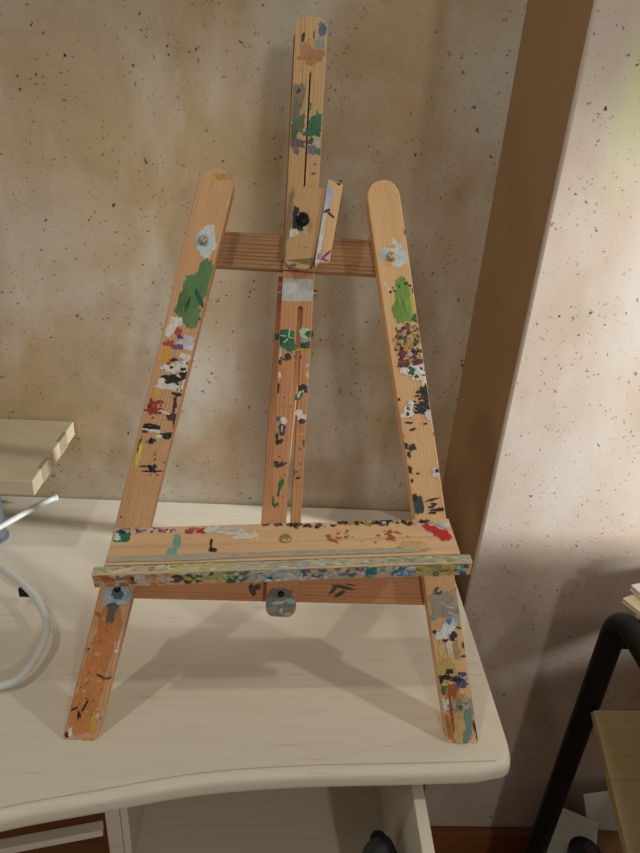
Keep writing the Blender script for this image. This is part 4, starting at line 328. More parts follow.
DAUBS['liptop']='''-1550 -537 140 42 0 374 2;-1343 -537 140 42 0 375 2;-1137 -537 140 42 0 376 2;-930 -537 140 42 0 375 2;-723 -537 140 42 0 375 2;-517 -537 140 42 0 375 2;-310 -537 140 42 0 376 2;-103 -537 140 42 0 377 2;103 -537 140 42 0 377 2;310 -537 140 42 0 374 2;517 -537 140 42 0 375 2;723 -537 140 42 0 374 2;930 -537 140 42 0 376 2;1137 -537 140 42 0 377 2;1343 -537 140 42 0 375 2;1550 -537 140 42 0 377 2;-1535 -565 48 15 -4 378 5;-1174 -565 23 8 -8 379 5;-1302 -551 23 6 9 380 5;-1023 -519 59 13 10 381 5;-1011 -524 25 7 11 382 5;-1460 -541 46 7 0 381 5;-1440 -565 56 11 -10 382 5;-1146 -556 33 13 -5 381 5;-1032 -510 17 11 -11 381 5;-1185 -500 52 13 10 380 5;-1368 -511 47 11 -4 380 5;-1394 -544 51 12 -2 382 5;-1531 -498 37 12 -8 379 5;-1099 -529 44 8 -9 378 5;-1572 -534 33 7 -9 381 5;-1336 -531 24 15 9 378 5;-1159 -532 33 8 -6 381 5;-1443 -526 23 6 0 380 5;-1150 -558 21 9 -7 380 5;-1162 -523 39 11 -2 378 5;-1103 -512 22 11 9 380 5;-1425 -546 56 11 -8 382 5;-1042 -563 56 12 1 379 5;-1227 -570 16 12 5 378 5;-1538 -565 33 8 11 380 5;-1405 -515 19 7 7 378 5;-1182 -528 47 9 7 383 5;-630 -511 28 8 -8 384 5;-943 -533 21 9 1 385 5;-956 -511 42 8 -10 385 5;-788 -559 26 11 -2 383 5;-611 -576 31 5 3 384 5;-627 -499 33 10 -8 383 5;-620 -569 36 15 -5 386 5;-1135 -550 24 11 -2 384 5;-706 -564 32 9 8 385 5;-933 -508 44 7 0 383 5;-763 -556 34 11 0 383 5;-1093 -516 21 9 5 386 5;-692 -522 20 16 -8 385 5;-1008 -574 50 9 3 386 5;-990 -551 25 11 6 386 5;-912 -513 47 9 -7 385 5;-819 -505 30 9 1 385 5;-870 -505 26 10 -7 386 5;-875 -556 20 13 -6 383 5;-558 -520 42 16 6 384 5;-1034 -513 41 11 0 386 5;-952 -567 57 15 10 383 5;-944 -507 17 12 -11 383 5;-811 -568 56 5 6 386 5;-1200 -556 16 9 -1 386 5;-664 -538 32 5 5 384 5;-915 -539 22 7 -4 386 5;-554 -517 29 15 9 383 5;-667 -504 23 7 -11 386 5;-82 -554 19 14 4 387 5;333 -510 49 10 1 388 5;111 -543 54 7 11 388 5;-303 -539 20 8 3 389 5;135 -543 29 9 -9 387 5;165 -513 55 6 -7 390 5;311 -550 38 16 -4 391 5;327 -500 32 5 -8 390 5;-1 -543 53 10 3 388 5;-202 -556 48 13 -10 391 5;445 -519 18 14 9 389 5;-143 -520 50 10 -5 388 5;580 -528 33 8 11 388 5;544 -575 18 13 0 391 5;326 -576 34 11 11 391 5;397 -499 15 13 9 391 5;257 -541 38 5 -11 390 5;156 -568 58 11 -10 389 5;-422 -511 18 10 -8 387 5;216 -509 35 14 -9 388 5;136 -524 41 16 -6 387 5;339 -542 32 13 -6 388 5;-389 -505 52 10 -7 388 5;531 -562 59 9 5 391 5;127 -555 23 13 9 388 5;420 -522 18 9 6 387 5;487 -562 34 13 -3 390 5;-403 -537 32 11 0 391 5;-263 -522 35 6 6 388 5;-396 -526 39 12 2 389 5;-293 -517 15 14 -8 390 5;479 -555 54 15 10 391 5;588 -518 24 13 -2 388 5;-443 -561 26 10 -3 388 5;386 -571 39 6 -2 389 5;-260 -548 37 7 11 389 5;495 -509 47 13 10 388 5;-8 -574 51 14 12 390 5;497 -552 39 6 -10 389 5;-13 -557 43 10 -10 389 5;1552 -501 46 6 3 392 5;880 -507 15 15 3 393 5;1063 -502 40 14 5 394 5;887 -560 41 13 8 393 5;1287 -512 22 7 -11 392 5;1147 -536 32 8 1 395 5;741 -540 48 14 -5 395 5;1157 -547 39 5 0 392 5;1067 -533 57 9 -11 395 5;1458 -567 38 15 -4 395 5;1283 -518 34 12 12 394 5;1491 -529 56 10 10 394 5;503 -553 30 12 10 395 5;791 -553 23 7 12 396 5;1514 -535 26 13 -9 396 5;964 -538 55 5 2 395 5;1486 -525 39 13 5 396 5;1390 -499 45 10 -11 394 5;756 -558 42 8 4 392 5;1237 -563 27 6 -10 393 5;1379 -534 31 14 4 394 5;1283 -561 24 14 7 393 5;874 -574 19 10 -1 392 5;530 -546 37 11 -8 392 5;1506 -526 37 7 -1 395 5;1441 -533 55 11 -12 395 5;1108 -552 27 9 -3 395 5;706 -545 31 16 4 396 5;927 -515 49 10 8 392 5;645 -558 35 6 8 392 5;993 -542 39 14 -11 393 5;1004 -544 43 12 8 396 5;546 -568 40 16 -1 396 5;1015 -501 39 6 -3 395 5;1263 -524 35 14 11 396 5;1097 -501 48 7 12 393 5;1300 -513 58 13 9 397 5;743 -570 23 9 3 394 5;1126 -509 55 8 3 392 5;1598 -573 32 16 11 396 5;700 -558 51 11 0 393 5;1326 -573 18 14 -1 397 5;1104 -525 18 6 5 396 5;898 -555 33 10 -4 393 5'''
# ------------------------------------------------------------------ dried paint on the wood
# each entry: along, across, half length, half width (0.1 mm), turn (deg), colour, raggedness
PAL = [lin(c) for c in PALETTE]

def add_daubs(bm, key, clampx, clampy, mat_index=1, flip=False, plane='XY', thick=1.0):
    """thin ragged layers of paint lying on the local top face (z=0) of a board"""
    rnd = random.Random(hash_key(key))
    lay = bm.loops.layers.float_color.get('paint') or bm.loops.layers.float_color.new('paint')
    for order, row in enumerate(DAUBS[key].split(';')):
        s, t, rs, rt, ang, ci, jag = [int(x) for x in row.split()]
        s, t, rs, rt = s/1e4, t/1e4, rs/1e4, rt/1e4
        jag /= 10
        a = -math.radians(ang); ca, sa = math.cos(a), math.sin(a)
        big = max(rs, rt)
        n = 10 if big < .002 else (18 if big < .005 else 30)
        h = (.00010 + .00016*rnd.random()) * thick
        if big > .004: h = .00006
        base = .00004 + order*3.2e-6
        sd = rnd.random()*50
        outer, inner = [], []
        for k in range(n):
            f = 2*math.pi*k/n
            ex = .8 if jag > .15 else .3
            e = abs(math.cos(f))**ex*(1 if math.cos(f) > 0 else -1), abs(math.sin(f))**ex*(1 if math.sin(f) > 0 else -1)
            q = noise.noise((math.cos(f)*1.7+sd, math.sin(f)*1.7, sd))*1.1 + (rnd.random()-.5)*.75
            g = max(.35, 1 + jag*q)
            for ring, sc, hh in ((outer, 1.0, base), (inner, .72, base+h)):
                x = rs*e[0]*g*sc; y = rt*e[1]*g*sc
                X = s + x*ca - y*sa; Y = t + x*sa + y*ca
                X = min(max(X, clampx[0]), clampx[1]); Y = min(max(Y, clampy[0]), clampy[1])
                ring.append(bm.verts.new((X, Y, hh) if plane == 'XY' else (X, -hh + clampx[2], Y)))
        fs = []
        for k in range(n):
            fs.append(bm.faces.new((outer[k], outer[(k+1) % n], inner[(k+1) % n], inner[k])))
        fs.append(bm.faces.new(inner))
        for f in fs:
            f.material_index = mat_index; f.smooth = True
            f.normal_update()
            nn = f.normal
            if (plane == 'XY' and nn.z < 0) or (plane != 'XY' and nn.y > 0): f.normal_flip()
            for lp in f.loops: lp[lay] = PAL[ci]

def hash_key(k): return sum(ord(c)*(i+3) for i, c in enumerate(k))

# ================================================================== THE ROOM
def slab(name, bm, m):
    return tag(obj(name, bm, m), kind='structure')

YW, XC, XE, YP = .840, .2447, .2816, .742
FRESCO = fresco('fresco_plaster')
FRESCO_LIT = fresco('fresco_plaster_lit', .30, stain=(.355, .742, .60+Z0))  # same plaster as the back wall, lightened to look more strongly lit
slab('floor', box_bm(-2.2, 2.2, -2.2, 1.0, -.04, 0, 0), FLOORM)
slab('wall_back', box_bm(-2.2, XC+.02, YW, YW+.12, 0, 2.5, 0), FRESCO)
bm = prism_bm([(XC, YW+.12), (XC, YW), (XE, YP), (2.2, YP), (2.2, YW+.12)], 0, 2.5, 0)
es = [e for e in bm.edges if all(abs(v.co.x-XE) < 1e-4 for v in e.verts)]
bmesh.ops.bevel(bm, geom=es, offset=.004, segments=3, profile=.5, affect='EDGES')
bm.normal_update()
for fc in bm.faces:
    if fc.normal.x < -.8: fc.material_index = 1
slab('wall_right', bm, [FRESCO_LIT, smooth_plaster()])
slab('baseboard_right', box_bm(XE+.004, 2.2, YP-.014, YP-.0005, 0, .0896, .003), BASEB)
slab('baseboard_back', box_bm(-2.2, XC-.01, YW-.014, YW-.0005, 0, .0896, .003), BASEB)

# ================================================================== THE DESK
desk = empty('desk', (-.25, .6, 0), 'pale maple desk with a bowed rounded front edge, the easel standing on it', 'desk')
front = [(-.80, .16), (-.62, .205), (-.48, .262), (-.36, .308), (-.30, .330), (-.226, .355), (-.147, .3725), (-.062, .390), (.03, .399), (.125, .403), (.20, .4065)]
front = [(x, y-.004) for x, y in front]
fp = [(p.x, p.y) for p in spline([(x, y, 0) for x, y in front], 6)]
corner = [(.2285, .4085), (.2345, .4120), (.2365, .4175)]
outl = fp + corner + [(.2365, .8365), (-.80, .8365)]
bm = prism_bm(outl, Z0-.024, Z0, 0)
es = [e for e in bm.edges if len(e.link_faces) == 2 and e.calc_face_angle(0) > math.radians(60) and (e.verts[0].co.y < .45 and e.verts[1].co.y < .45) and abs(e.verts[0].co.z-e.verts[1].co.z) < 1e-5]
bmesh.ops.bevel(bm, geom=es, offset=.0085, segments=5, profile=.5, affect='EDGES')
obj('tabletop', bm, MAPLE, desk, smooth=True)
SEAM = plain('seam_line', (196, 178, 150), .5, .3)
sb = bmesh.new(); pr = None
for x, y in [(p[0], p[1]+.0092) for p in fp] + [(.2200, .4130)]:
    cur = (sb.verts.new((x, y, Z0+.00012)), sb.verts.new((x, y+.0009, Z0+.00012)))
    if pr: sb.faces.new((pr[0], cur[0], cur[1], pr[1]))
    pr = cur
obj('edge_seam', sb, SEAM, desk)
PALEDESK = desk_mat(); PALEDESK.name = 'pale_maple_carcass'
# upright panel left of the drawer, drawer with low sides under the top, rail across the kneehole
obj('side_panel', box_bm(-.1735, -.1580, .447, .82, .0, Z0-.0245, .001), PALEDESK, desk)
obj('side_panel', box_bm(-.79, -.772, .31, .82, .0, Z0-.0245, .001), PALEDESK, desk)
RM = Matrix.Translation((-.1745, .4405, Z0-.152)) @ Matrix.Rotation(math.radians(12), 4, 'Z')
obj('rail', box_bm(-.60, 0, -.006, .006, -.010, 0, .001), PALEDESK, desk, RM)
dr = obj('drawer', box_bm(-.1575, .156, .30, .68, Z0-.247, Z0-.235, .0008), PALEDESK, desk)
obj('drawer_side', box_bm(.1445, .1565, .30, .68, Z0-.2345, Z0-.050, .001), PALEDESK, dr)
obj('drawer_side', box_bm(-.1577, -.1495, .449, .68, Z0-.2345, Z0-.032, .001), PALEDESK, dr)
obj('drawer_back', box_bm(-.1495, .1440, .668, .68, Z0-.2345, Z0-.060, .001), PALEDESK, dr)
obj('drawer_front', box_bm(-.1575, .165, .279, .2995, Z0-.247, Z0-.195, .003), PALEDESK, dr)

# ================================================================== THE EASEL
TH, AL = .01058, .38211
ct, st_, ca, sa = math.cos(TH), math.sin(TH), math.cos(AL), math.sin(AL)
R = Vector((ct, st_, 0)); F = Vector((st_, -ct, 0))
V = Vector((0, 0, ca)) - F*sa; N = F*ca + Vector((0, 0, sa))
O = Vector((.00572, .42965, Z0+.0003))
def E(u, v, n=0.): return O + R*u + V*v + N*n
easel = empty('table_easel', O, 'paint-splashed wooden table easel standing on the pale desk', 'easel')

def along(o_uv, t_uv, n=0.):
    o = E(*o_uv, n); x = (E(*t_uv, n)-o); L = x.length; x.normalize()
    y = N.cross(x).normalized()
    return frame(o, x, y, N), L

LT = .018
def screw(name, u, v, n, r, mat, parent, slot=True, dome=.35):
    prof = [(r, 0), (r, r*.12), (r*.86, r*dome), (r*.45, r*(dome+.22)), (0, r*(dome+.28))]
    bm = lathe_bm(prof, 20)
    o = obj(name, bm, mat, parent, frame(E(u, v, n), R, V, N), True)
    return o
def leg(side, key, wood, LW):
    M, L = along((side*.186, 0), (-.0705 if side < 0 else .0750, .53552))
    pts = round_end(L, LW, .0135, 7, .75)
    # foot sawn level with the desk
    sl = (.186-(.0705 if side < 0 else .0750))/.53552*side
    pts[0] = (-sl*LW/2*-1, LW/2); pts[1] = (sl*LW/2*-1, -LW/2)
    bm = prism_bm(pts, -LT, 0, 0)
    k = math.tan(AL)
    for v in bm.verts:                      # back edge of the foot follows the desk surface
        if v.co.x < .02 and v.co.z < -.001: v.co.x += LT*k
    sharp_bevel(bm, .0012, 2)
    add_daubs(bm, key, (.0003, L-.001), (-LW/2+.0007, LW/2-.0007))
    return obj('leg', bm, [wood, PAINT], easel, M)
legl = tag(leg(-1, 'legL', WOOD_LEG, .0312), 'left leg with a green smear above and orange stain at its foot')
legr = tag(leg(1, 'legR', WOOD_LEG_R, .0302), 'right leg with a light green patch and maroon daubs')
screw('screw', -.0837, .4723, .0004, .0040, BRASS, legl); screw('screw', .0877, .4677, .0004, .0044, BRASS, legr)
screw('screw', -.1535, .1480, .0008, .0030, BLACK_STEEL, legl); screw('screw', .1510, .1541, .0008, .0038, STEEL, legr)

def crossbar(v, half, w, wood, key=None, name='crossbar'):
    M, L = along((-half, v), (half, v), -LT-.0003)
    bm = prism_bm([(0, w/2), (0, -w/2), (L, -w/2), (L, w/2)], -.017, 0, .0012)
    if key: add_daubs(bm, key, (.001, L-.001), (-w/2+.001, w/2-.001))
    return obj(name, bm, [wood, PAINT], easel, M)
tag(crossbar(.4690, .1, .0325, WOOD_CROSS), 'dark-striped upper crossbar')
tag(crossbar(.149, .165, .033, WOOD_BAR, 'lowbar'), 'reddish lower crossbar with a dark forked smear')

# slotted centre bar, its lower end rounded
M, L = along((.0, .1245), (.0037, .4495))
w = .0292; h = w/2
pts = [(L, -h), (L, h)]
for i in range(9):
    a = math.pi/2 + math.pi/2*i/8; pts.append((.010 + .010*math.cos(a), h*.45 + h*.55*math.sin(a)))
for i in range(9):
    a = math.pi + math.pi/2*i/8; pts.append((.010 + .010*math.cos(a), -h*.45 + h*.55*math.sin(a)))
sy = -.0030
slot = [(.058, sy-.0021), (.2925, sy-.0021), (.2945, sy), (.2925, sy+.0021), (.058, sy+.0021)]
bm = prism_bm(pts, -.019, 0, .0010, 2, hole=slot)
DAUB_SLOT = (sy-.0021, sy+.0021)
add_daubs(bm, 'bar', (.0006, L-.0006), (-h+.0006, h-.0006))
# no paint bridges the slot
cut = [f for f in bm.faces if f.material_index == 1 and .058 < f.calc_center_median().x < .294 and abs(f.calc_center_median().y-sy) < .0021]
bmesh.ops.delete(bm, geom=cut, context='FACES')
bar = obj('center_bar', bm, [WOOD_BAR, PAINT], easel, M)
screw('screw', -.0003, .1474, .0006, .0032, BLACK_STEEL, bar)
def side_bolt(u, v, n, sgn):
    prof = [(.0048, 0), (.0048, .0008), (.0030, .0012), (.0030, .0030), (.0018, .0036), (0, .0036)]
    obj('hinge_bolt', lathe_bm(prof, 16), STEEL, easel, frame(E(u, v, n), V, N*sgn, R*sgn), True)
side_bolt(-.0116, .4310, -.010, -1); side_bolt(.0184, .4320, -.010, 1)

# upper mast with a narrow groove open at its lower end
M, L = along((.0037, .4503), (.0060, .6718))
pts = round_end(L, .0285, .010, 6, .5)
g0, g1 = -.0016, -.0003
pts = [(0, .01425), (0, g1)] + [(L-.047, g1), (L-.047, g0)] + [(0, g0), (0, -.01425)] + pts[2:]
bm = prism_bm(pts, -.014, 0, .0009)
add_daubs(bm, 'mast', (.0006, L-.0006), (-.0136, .0136))
cut = [f for f in bm.faces if f.material_index == 1 and f.calc_center_median().x < L-.047 and g0 < f.calc_center_median().y < g1]
bmesh.ops.delete(bm, geom=cut, context='FACES')
mast = tag(obj('mast', bm, [WOOD_MAST, PAINT], easel, M), 'tall sliding mast with a narrow groove and faded green stain')
# spine glued behind the groove, seen as the darker side of the mast
M2, L2 = along((.0022, .462), (.0046, .662), -.0143)
obj('mast_spine', prism_bm([(0, .0145), (0, -.0135), (L2, -.0135), (L2, .0145)], -.006, 0, .0008), WOOD_CROSS, mast, M2)

# rear prop leg hinged behind the centre bar, its foot on the desk
top = E(-.0005, .444, -.030)
foot = Vector((-.011, .735, Z0))
x = (top-foot); LP = x.length; x.normalize(); y = N.cross(x).normalized(); z = x.cross(y)
bm = prism_bm([(0, .0145), (0, -.0145), (LP, -.0145), (LP, .0145)], -.009, .009, 0)
for v in bm.verts:
    if v.co.x < .02: v.co.x += -(v.co.z*z.z + v.co.y*y.z)/x.z
sharp_bevel(bm, .001, 2)
obj('prop_leg', bm, WOOD_BAR, easel, frame(foot, x, y, z))

# canvas clamp on the mast
M, L = along((.0030, .4500), (.0118, .5235), .0165)
pts = [(L-.005, .0145), (L-.002, -.0125), (.004, -.0118)]
for i in range(7):
    a = -math.pi/2 - math.pi/2*i/6; pts.append((.010 + .010*math.cos(a), -.004 + .008*math.sin(a)))
for i in range(7):
    a = math.pi - math.pi/2*i/6; pts.append((.010 + .010*math.cos(a), .0055 + .009*math.sin(a)))
bm = prism_bm(pts, -.0160, 0, .0012)
add_daubs(bm, 'clamp', (.0006, L-.0006), (-.0118, .0140))
clamp = obj('clamp_block', bm, [WOOD_CLAMP, PAINT], easel, M)
lay_pts = [(L+.006, -.0130), (L+.004, -.0268), (.009, -.0262), (.006, -.0130)]
bm = prism_bm(lay_pts, -.016, .003, .0012)
for v in bm.verts: v.co.z -= .003
add_daubs(bm, 'ridge', (.001, L+.004), (-.0258, -.0136))
for v in bm.verts: v.co.z += .003
obj('ridge', bm, [WOOD_LEG_R, PAINT], clamp, M)
prof = [(.0062, 0), (.0062, .0018), (.0048, .0024), (.0048, .0058), (.0036, .0074), (0, .0080)]
obj('knob', lathe_bm(prof, 20), BLACK_STEEL, clamp, frame(E(.0047, .4925, .0166), R, V, N), True)

# shelf: a plank across the legs with a painted front lip, sitting a little higher on the right
SX, SY, SZ = Vector((.99784, .03332, .05664)), Vector((-.04035, .99096, .12791)), Vector((-.05186, -.12992, .99017))
SM = frame(Vector((.00487, .51042, .20099+Z0)), SX, SY, SZ)
W1, W2, DD = .1570, .1655, .0595
bm = prism_bm([(-W1, -.0005), (-W1-.0005, -DD+.012), (W1+.0005, -DD+.012), (W1, -.0005)], -.011, 0, .0010)
add_daubs(bm, 'shelf', (-W1+.001, W1-.001), (-DD+.013, -.0014))
shelf = obj('shelf', bm, [WOOD_SHELF, PAINT], easel, SM)
bm = box_bm(-W2, W2, -DD, -DD+.0102, -.0150, .0010, .0012)
add_daubs(bm, 'lip', (-W2+.001, W2-.001, -DD), (-.0140, .0004), plane='XZ')
for v in bm.verts: v.co.z -= .0010
add_daubs(bm, 'liptop', (-W2+.001, W2-.001), (-DD+.0008, -DD+.0095))
for v in bm.verts: v.co.z += .0010
tag(obj('lip', bm, [WOOD_SHELF, PAINT], shelf, SM), 'front lip crusted with dabs of many colours')
bm = lathe_bm([(.0055, 0), (.0055, .0006), (.0046, .0018), (.0022, .0026), (0, .0028)], 20)
obj('screw', bm, BRASS, shelf, SM @ Matrix.Translation((.0008, -.0220, .0002)), True)
# green lump of paint stuck on the side of the centre bar
def lump(u, v, n, r, sc, mat, parent):
    bm = bmesh.new(); bmesh.ops.create_icosphere(bm, subdivisions=3, radius=r)
    for q in bm.verts:
        k = 1 + .35*noise.noise(q.co*260 + Vector((3, 1, 7)))
        q.co = Vector((q.co.x*sc[0]*k, q.co.y*sc[1]*k, q.co.z*sc[2]*k))
    return obj('paint_lump', bm, mat, parent, frame(E(u, v, n), R, V, N), True)
GREENP = plain('green_paint_lump', (42, 106, 74), .4, .5, 0, .25, 300)
DARKP = plain('dark_paint_lump', (52, 64, 58), .4, .5, 0, .3, 300)
lump(-.0142, .3900, -.006, .0026, (1, 1.3, 1.5), GREENP, bar)
lump(.0182, .3935, -.004, .0022, (1, 1.6, 1.2), DARKP, bar)
GREYB = plain('grey_painted_stub', (143, 150, 146), .5, .4, 0, .3, 120, .3)

# ================================================================== LEFT OF THE EASEL
riser = empty('monitor_riser', (-.55, .75, Z0), 'pale wooden board riser on a grey post against the back wall', 'riser')
bd = obj('board', box_bm(-.92, -.2955, .677, .8365, Z0+.109, Z0+.130, .0012), PALEWOOD, riser)
obj('end_grain_joint', box_bm(-.2985, -.2949, .706, .734, Z0+.1085, Z0+.1304, .0004), ENDGRAIN, bd)
obj('end_grain_joint', box_bm(-.2985, -.2949, .775, .803, Z0+.1085, Z0+.1304, .0004), ENDGRAIN, bd)
def post(x, y):
    bm = lathe_bm([(0, 0), (.016, 0), (.016, .004), (.0135, .006), (.0135, .1088), (0, .1088)], 24)
    obj('post', bm, GREYMETAL, riser, Matrix.Translation((x, y, Z0)), True)
post(-.3805, .735); post(-.88, .735)

loop = [(-.56, .70, .006), (-.46, .70, .012), (-.385, .672, .024), (-.335, .638, .032), (-.287, .602, .030), (-.258, .568, .026), (-.2465, .540, .024), (-.248, .510, .018), (-.257, .490, .012), (-.275, .482, .008), (-.33, .462, .006), (-.45, .44, .006), (-.60, .45, .006)]
loop = [(x, y, z+Z0) for x, y, z in loop]
cb = tag(obj('power_cable', tube_bm(spline(loop, 12), .0042, 14), CABLE, smooth=True), 'white cable curving in an arc over the desk left of the easel', 'cable')
bm = box_bm(-.006, .006, -.0045, .0045, -.0085, .003, .001)
clip = obj('cable_clip', bm, BLACKCLOTH, cb, Matrix.Translation((-.2935, .6075, Z0+.0245)))
rod = [(-.62, .45, .006), (-.48, .575, .018), (-.415, .660, .0235), (-.3700, .7270, .0240), (-.3500, .7610, .0240), (-.3310, .7920, .0230), (-.3212, .8050, .0220)]
rod = [(x, y, z+Z0) for x, y, z in rod]
ps = spline(rod, 10)
rr = [.0042]*(len(ps)-4) + [.0044, .0048, .0054, .0052]
tag(obj('white_cord', tube_bm(ps, rr, 12), CABLE, smooth=True), 'straight white cord lying below the wooden riser, its tip near the back wall', 'cord')

# ================================================================== IN THE DRAWER
pouch = empty('round_pouch', (.1215, .402, Z0-.2345), 'dark grey rounded pouch with a black seam in the open desk drawer', 'pouch')
bm = bmesh.new(); bmesh.ops.create_uvsphere(bm, u_segments=36, v_segments=24, radius=1)
for q in bm.verts:
    k = 1 + .06*noise.noise(q.co*2.2)
    zz = q.co.z
    q.co = Vector((q.co.x*.0212*k, q.co.y*.0225*k, (zz*.030 + (.030 if zz > 0 else -.030)*abs(zz)**.5)*k))
PM = Matrix.Translation((.1215, .402, Z0-.2345+.0600)) @ Matrix.Rotation(.5, 4, 'Z')
obj('pouch_body', bm, DARKGREY, pouch, PM, True)
ring = [Vector((.005, .0222*math.cos(a), .030 + .0290*math.sin(a))) for a in [math.pi*i/24 for i in range(25)]]
obj('seam', tube_bm(ring, .0028, 10), BLACKCLOTH, pouch, PM, True)

# ================================================================== RIGHT: TUBE-FRAMED SIDE TABLE
st = empty('side_table', (.50, .5, 0), 'black tube-framed side table with a slanting wooden shelf, right of the desk', 'side table')
xl, yb, zr = .4285, .610, Z0+.014
def rail_path(x, yb, yf, zr, rad=.035):
    pts = [Vector((x, yb, .012))]
    k = 8
    pts.append(Vector((x, yb, zr-rad)))
    for i in range(1, k+1):
        a = math.pi/2*i/k
        pts.append(Vector((x, yb - rad + rad*math.cos(a), zr - rad + rad*math.sin(a))))
    pts.append(Vector((x, yf+rad, zr)))
    for i in range(1, k+1):
        a = math.pi/2*i/k
        pts.append(Vector((x, yf + rad - rad*math.sin(a), zr - rad + rad*math.cos(a))))
    pts.append(Vector((x, yf, .012)))
    return pts
for x in (xl, .86):
    f = obj('side_frame', tube_bm(rail_path(x, yb, .19, zr), .0150, 18), BLACK_TUBE, st, smooth=True)
    for y in (yb, .19):
        obj('foot_cap', lathe_bm([(0, 0), (.0170, 0), (.0170, .018), (.0152, .020)], 18), BLACKCLOTH, f, Matrix.Translation((x, y, 0)), True)
for z, y in ((zr-.02, yb), (zr-.02, .19)):
    obj('cross_tube', tube_bm([Vector((xl+.012, y, z-.03)), Vector((.85, y, z-.03))], .008, 14), BLACK_TUBE, st, smooth=True)
obj('added_top', box_bm(xl+.0165, .843, .20, .597, zr-.010, zr+.0130, .001), BROWNWOOD, st)  # slab added out of view to keep the wall and shelf below dark
SB = Matrix.Translation((0, .590, Z0-.136)) @ Matrix.Rotation(math.radians(26), 4, 'X')
obj('shelf_board', box_bm(xl-.003, .84, -.48, 0, -.014, 0, .0015), PLY, st, SB)
# papers on top
zt = zr + .0152
def sheets(corner, w, d, z0, z1, rz, m, label):
    t = empty('booklet', (corner[0]+w/2, corner[1]-d/2, z0), label, 'booklet', 'booklets piled on the side table')
    M = Matrix.Translation((corner[0], corner[1], 0)) @ Matrix.Rotation(rz, 4, 'Z')
    obj('pages', box_bm(.001, w-.001, -d+.001, -.001, z0+.0008, z1-.0008, 0), CREAM, t, M)
    obj('cover', box_bm(0, w, -d, 0, z1-.0008, z1, 0), m, t, M)
    obj('cover', box_bm(0, w, -d, 0, z0, z0+.0008, 0), m, t, M)
sheets((.4260, .612), .36, .27, zt, zt+.006, .42, CREAM, 'cream booklet on the side table, lowest of the pile')
sheets((.4420, .628), .34, .27, zt+.0065, zt+.014, .30, PAPER, 'white booklet on the side table, lying on the cream one')
box = empty('unseen_shadow_box', (.70, .50, zt+.0145), 'unseen lidded box added on the booklets to cast the wall shadow', 'box')  # out of view, added to throw the shadow on the right wall
obj('box_body', box_bm(.515, .845, .36, .628, zt+.0145, zt+.105, .003), BOXW, box)
obj('lid', box_bm(.512, .848, .357, .631, zt+.1052, zt+.125, .003), GREYMETAL, box)
# things on the floor below
carton = empty('carton', (.50, .66, 0), 'white carton standing on the floor under the side table', 'carton')
CM = Matrix.Translation((.505, .660, 0)) @ Matrix.Rotation(-.45, 4, 'Z')
obj('carton_body', box_bm(-.030, .045, -.10, .035, 0, .200, .002), BOXW, carton, CM)
obj('lid', box_bm(-.032, .047, -.102, .037, .2005, .215, .002), BOXW, carton, CM)
can = empty('round_tin', (.522, .610, .2152), 'round black tin with a purple spot lying on the white carton', 'tin')
TM = Matrix.Translation((.512, .612, .2152))
obj('tin_body', lathe_bm([(0, 0), (.024, 0), (.025, .002), (.025, .012), (0, .012)], 32), TIN, can, TM, True)
obj('tin_lid', lathe_bm([(0, .0122), (.026, .0122), (.026, .018), (.024, .0195), (0, .0195)], 32), TIN, can, TM, True)
obj('spot', lathe_bm([(0, .0196), (.010, .0196), (.010, .0202), (0, .0202)], 24), PURPLE, can, TM @ Matrix.Translation((.010, .006, 0)))
crate = empty('crate', (.62, .66, 0), 'pale wooden box on the floor beside the white carton', 'box')
KM = Matrix.Translation((.62, .655, 0))
obj('box_body', box_bm(-.058, .16, -.20, .045, 0, .160, .002), BROWNWOOD, crate, KM)
can2 = empty('small_tin', (.590, .60, .1602), 'small black tin with a yellow centre on the brown box, right of the purple-spotted tin', 'tin')
TM = Matrix.Translation((.592, .572, .1602))
obj('disc', lathe_bm([(0, 0), (.021, 0), (.021, .030), (.019, .033), (0, .033)], 28), TIN, can2, TM, True)
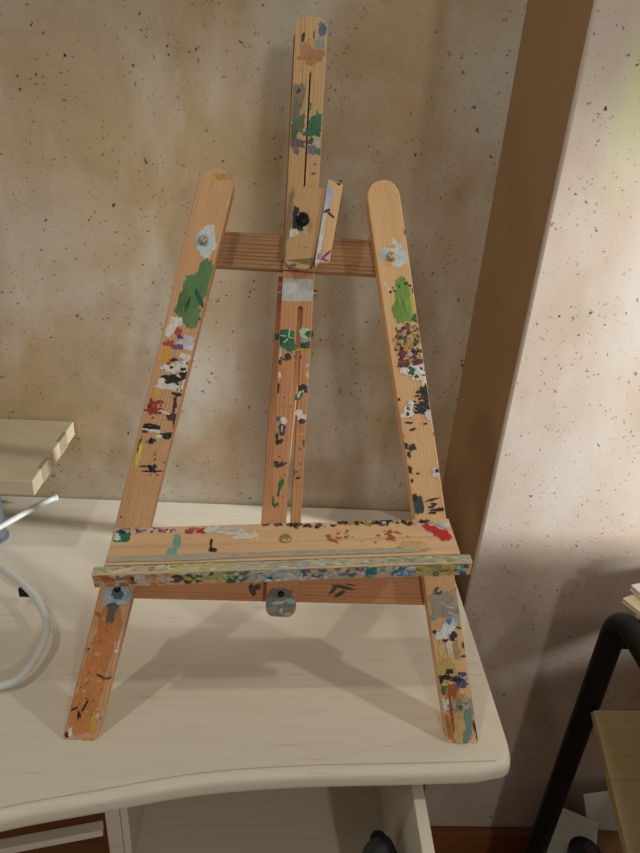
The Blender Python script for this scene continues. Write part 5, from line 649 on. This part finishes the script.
obj('disc_centre', lathe_bm([(0, .0332), (.007, .0332), (.007, .0344), (0, .0344)], 16), YELLOW, can2, TM)
card = tag(obj('card_sheet', box_bm(-.035, .11, -.0008, .0008, -.09, .0, 0), PAPER, None, Matrix.Translation((.585, .714, .235)) @ Matrix.Rotation(-.25, 4, 'Y') @ Matrix.Rotation(-.25, 4, 'X')), 'pale sheet of paper leaning on the wall beside the carton', 'paper')

# ================================================================== LIGHT
def point(name, loc, power, col, r):
    l = bpy.data.lights.new(name, 'POINT'); l.energy = power; l.color = col; l.shadow_soft_size = r
    o = bpy.data.objects.new(name, l); COL.objects.link(o); o.location = loc; return o
point('lamp_right', (1.06, .195, Z0+1.20), 13, (1, .98, .90), .025)
point('lamp_left', (-.58, .10, Z0+1.60), 12, (1, .97, .85), .025)
point('lamp_far_left', (-1.60, -.20, Z0+1.00), 3.5, (1, .90, .76), .03)
point('lamp_front', (.35, -1.10, Z0+.80), 15.5, (1, .96, .84), .05)
sl = bpy.data.lights.new('wall_spot', 'SPOT'); sl.energy = 150; sl.color = (.97, 1, 1); sl.shadow_soft_size = .05
sl.spot_size = math.radians(46); sl.spot_blend = .5
so = bpy.data.objects.new('wall_spot', sl); COL.objects.link(so); so.location = (1.50, .40, Z0+.45)
so.rotation_euler = (Vector((.85, .742, Z0+.30)) - so.location).to_track_quat('-Z', 'Y').to_euler()
w = bpy.data.worlds.new('room_light'); SC.world = w; w.use_nodes = True
w.node_tree.nodes['Background'].inputs['Color'].default_value = (1, .93, .83, 1)
w.node_tree.nodes['Background'].inputs['Strength'].default_value = .17

# ================================================================== CAMERA
cam = bpy.data.cameras.new('camera'); co = bpy.data.objects.new('camera', cam); COL.objects.link(co)
cam.sensor_fit = 'VERTICAL'; cam.sensor_height = 24; cam.lens = 654.78/853*24; cam.clip_start = .01
r = Vector((.997429, -.029384, .065358)); u = Vector((-.045046, .452231, .890763)); f = Vector((.055731, .891417, -.449744))
co.matrix_world = frame((0, 0, .5616+Z0), r, u, -f)
SC.camera = co
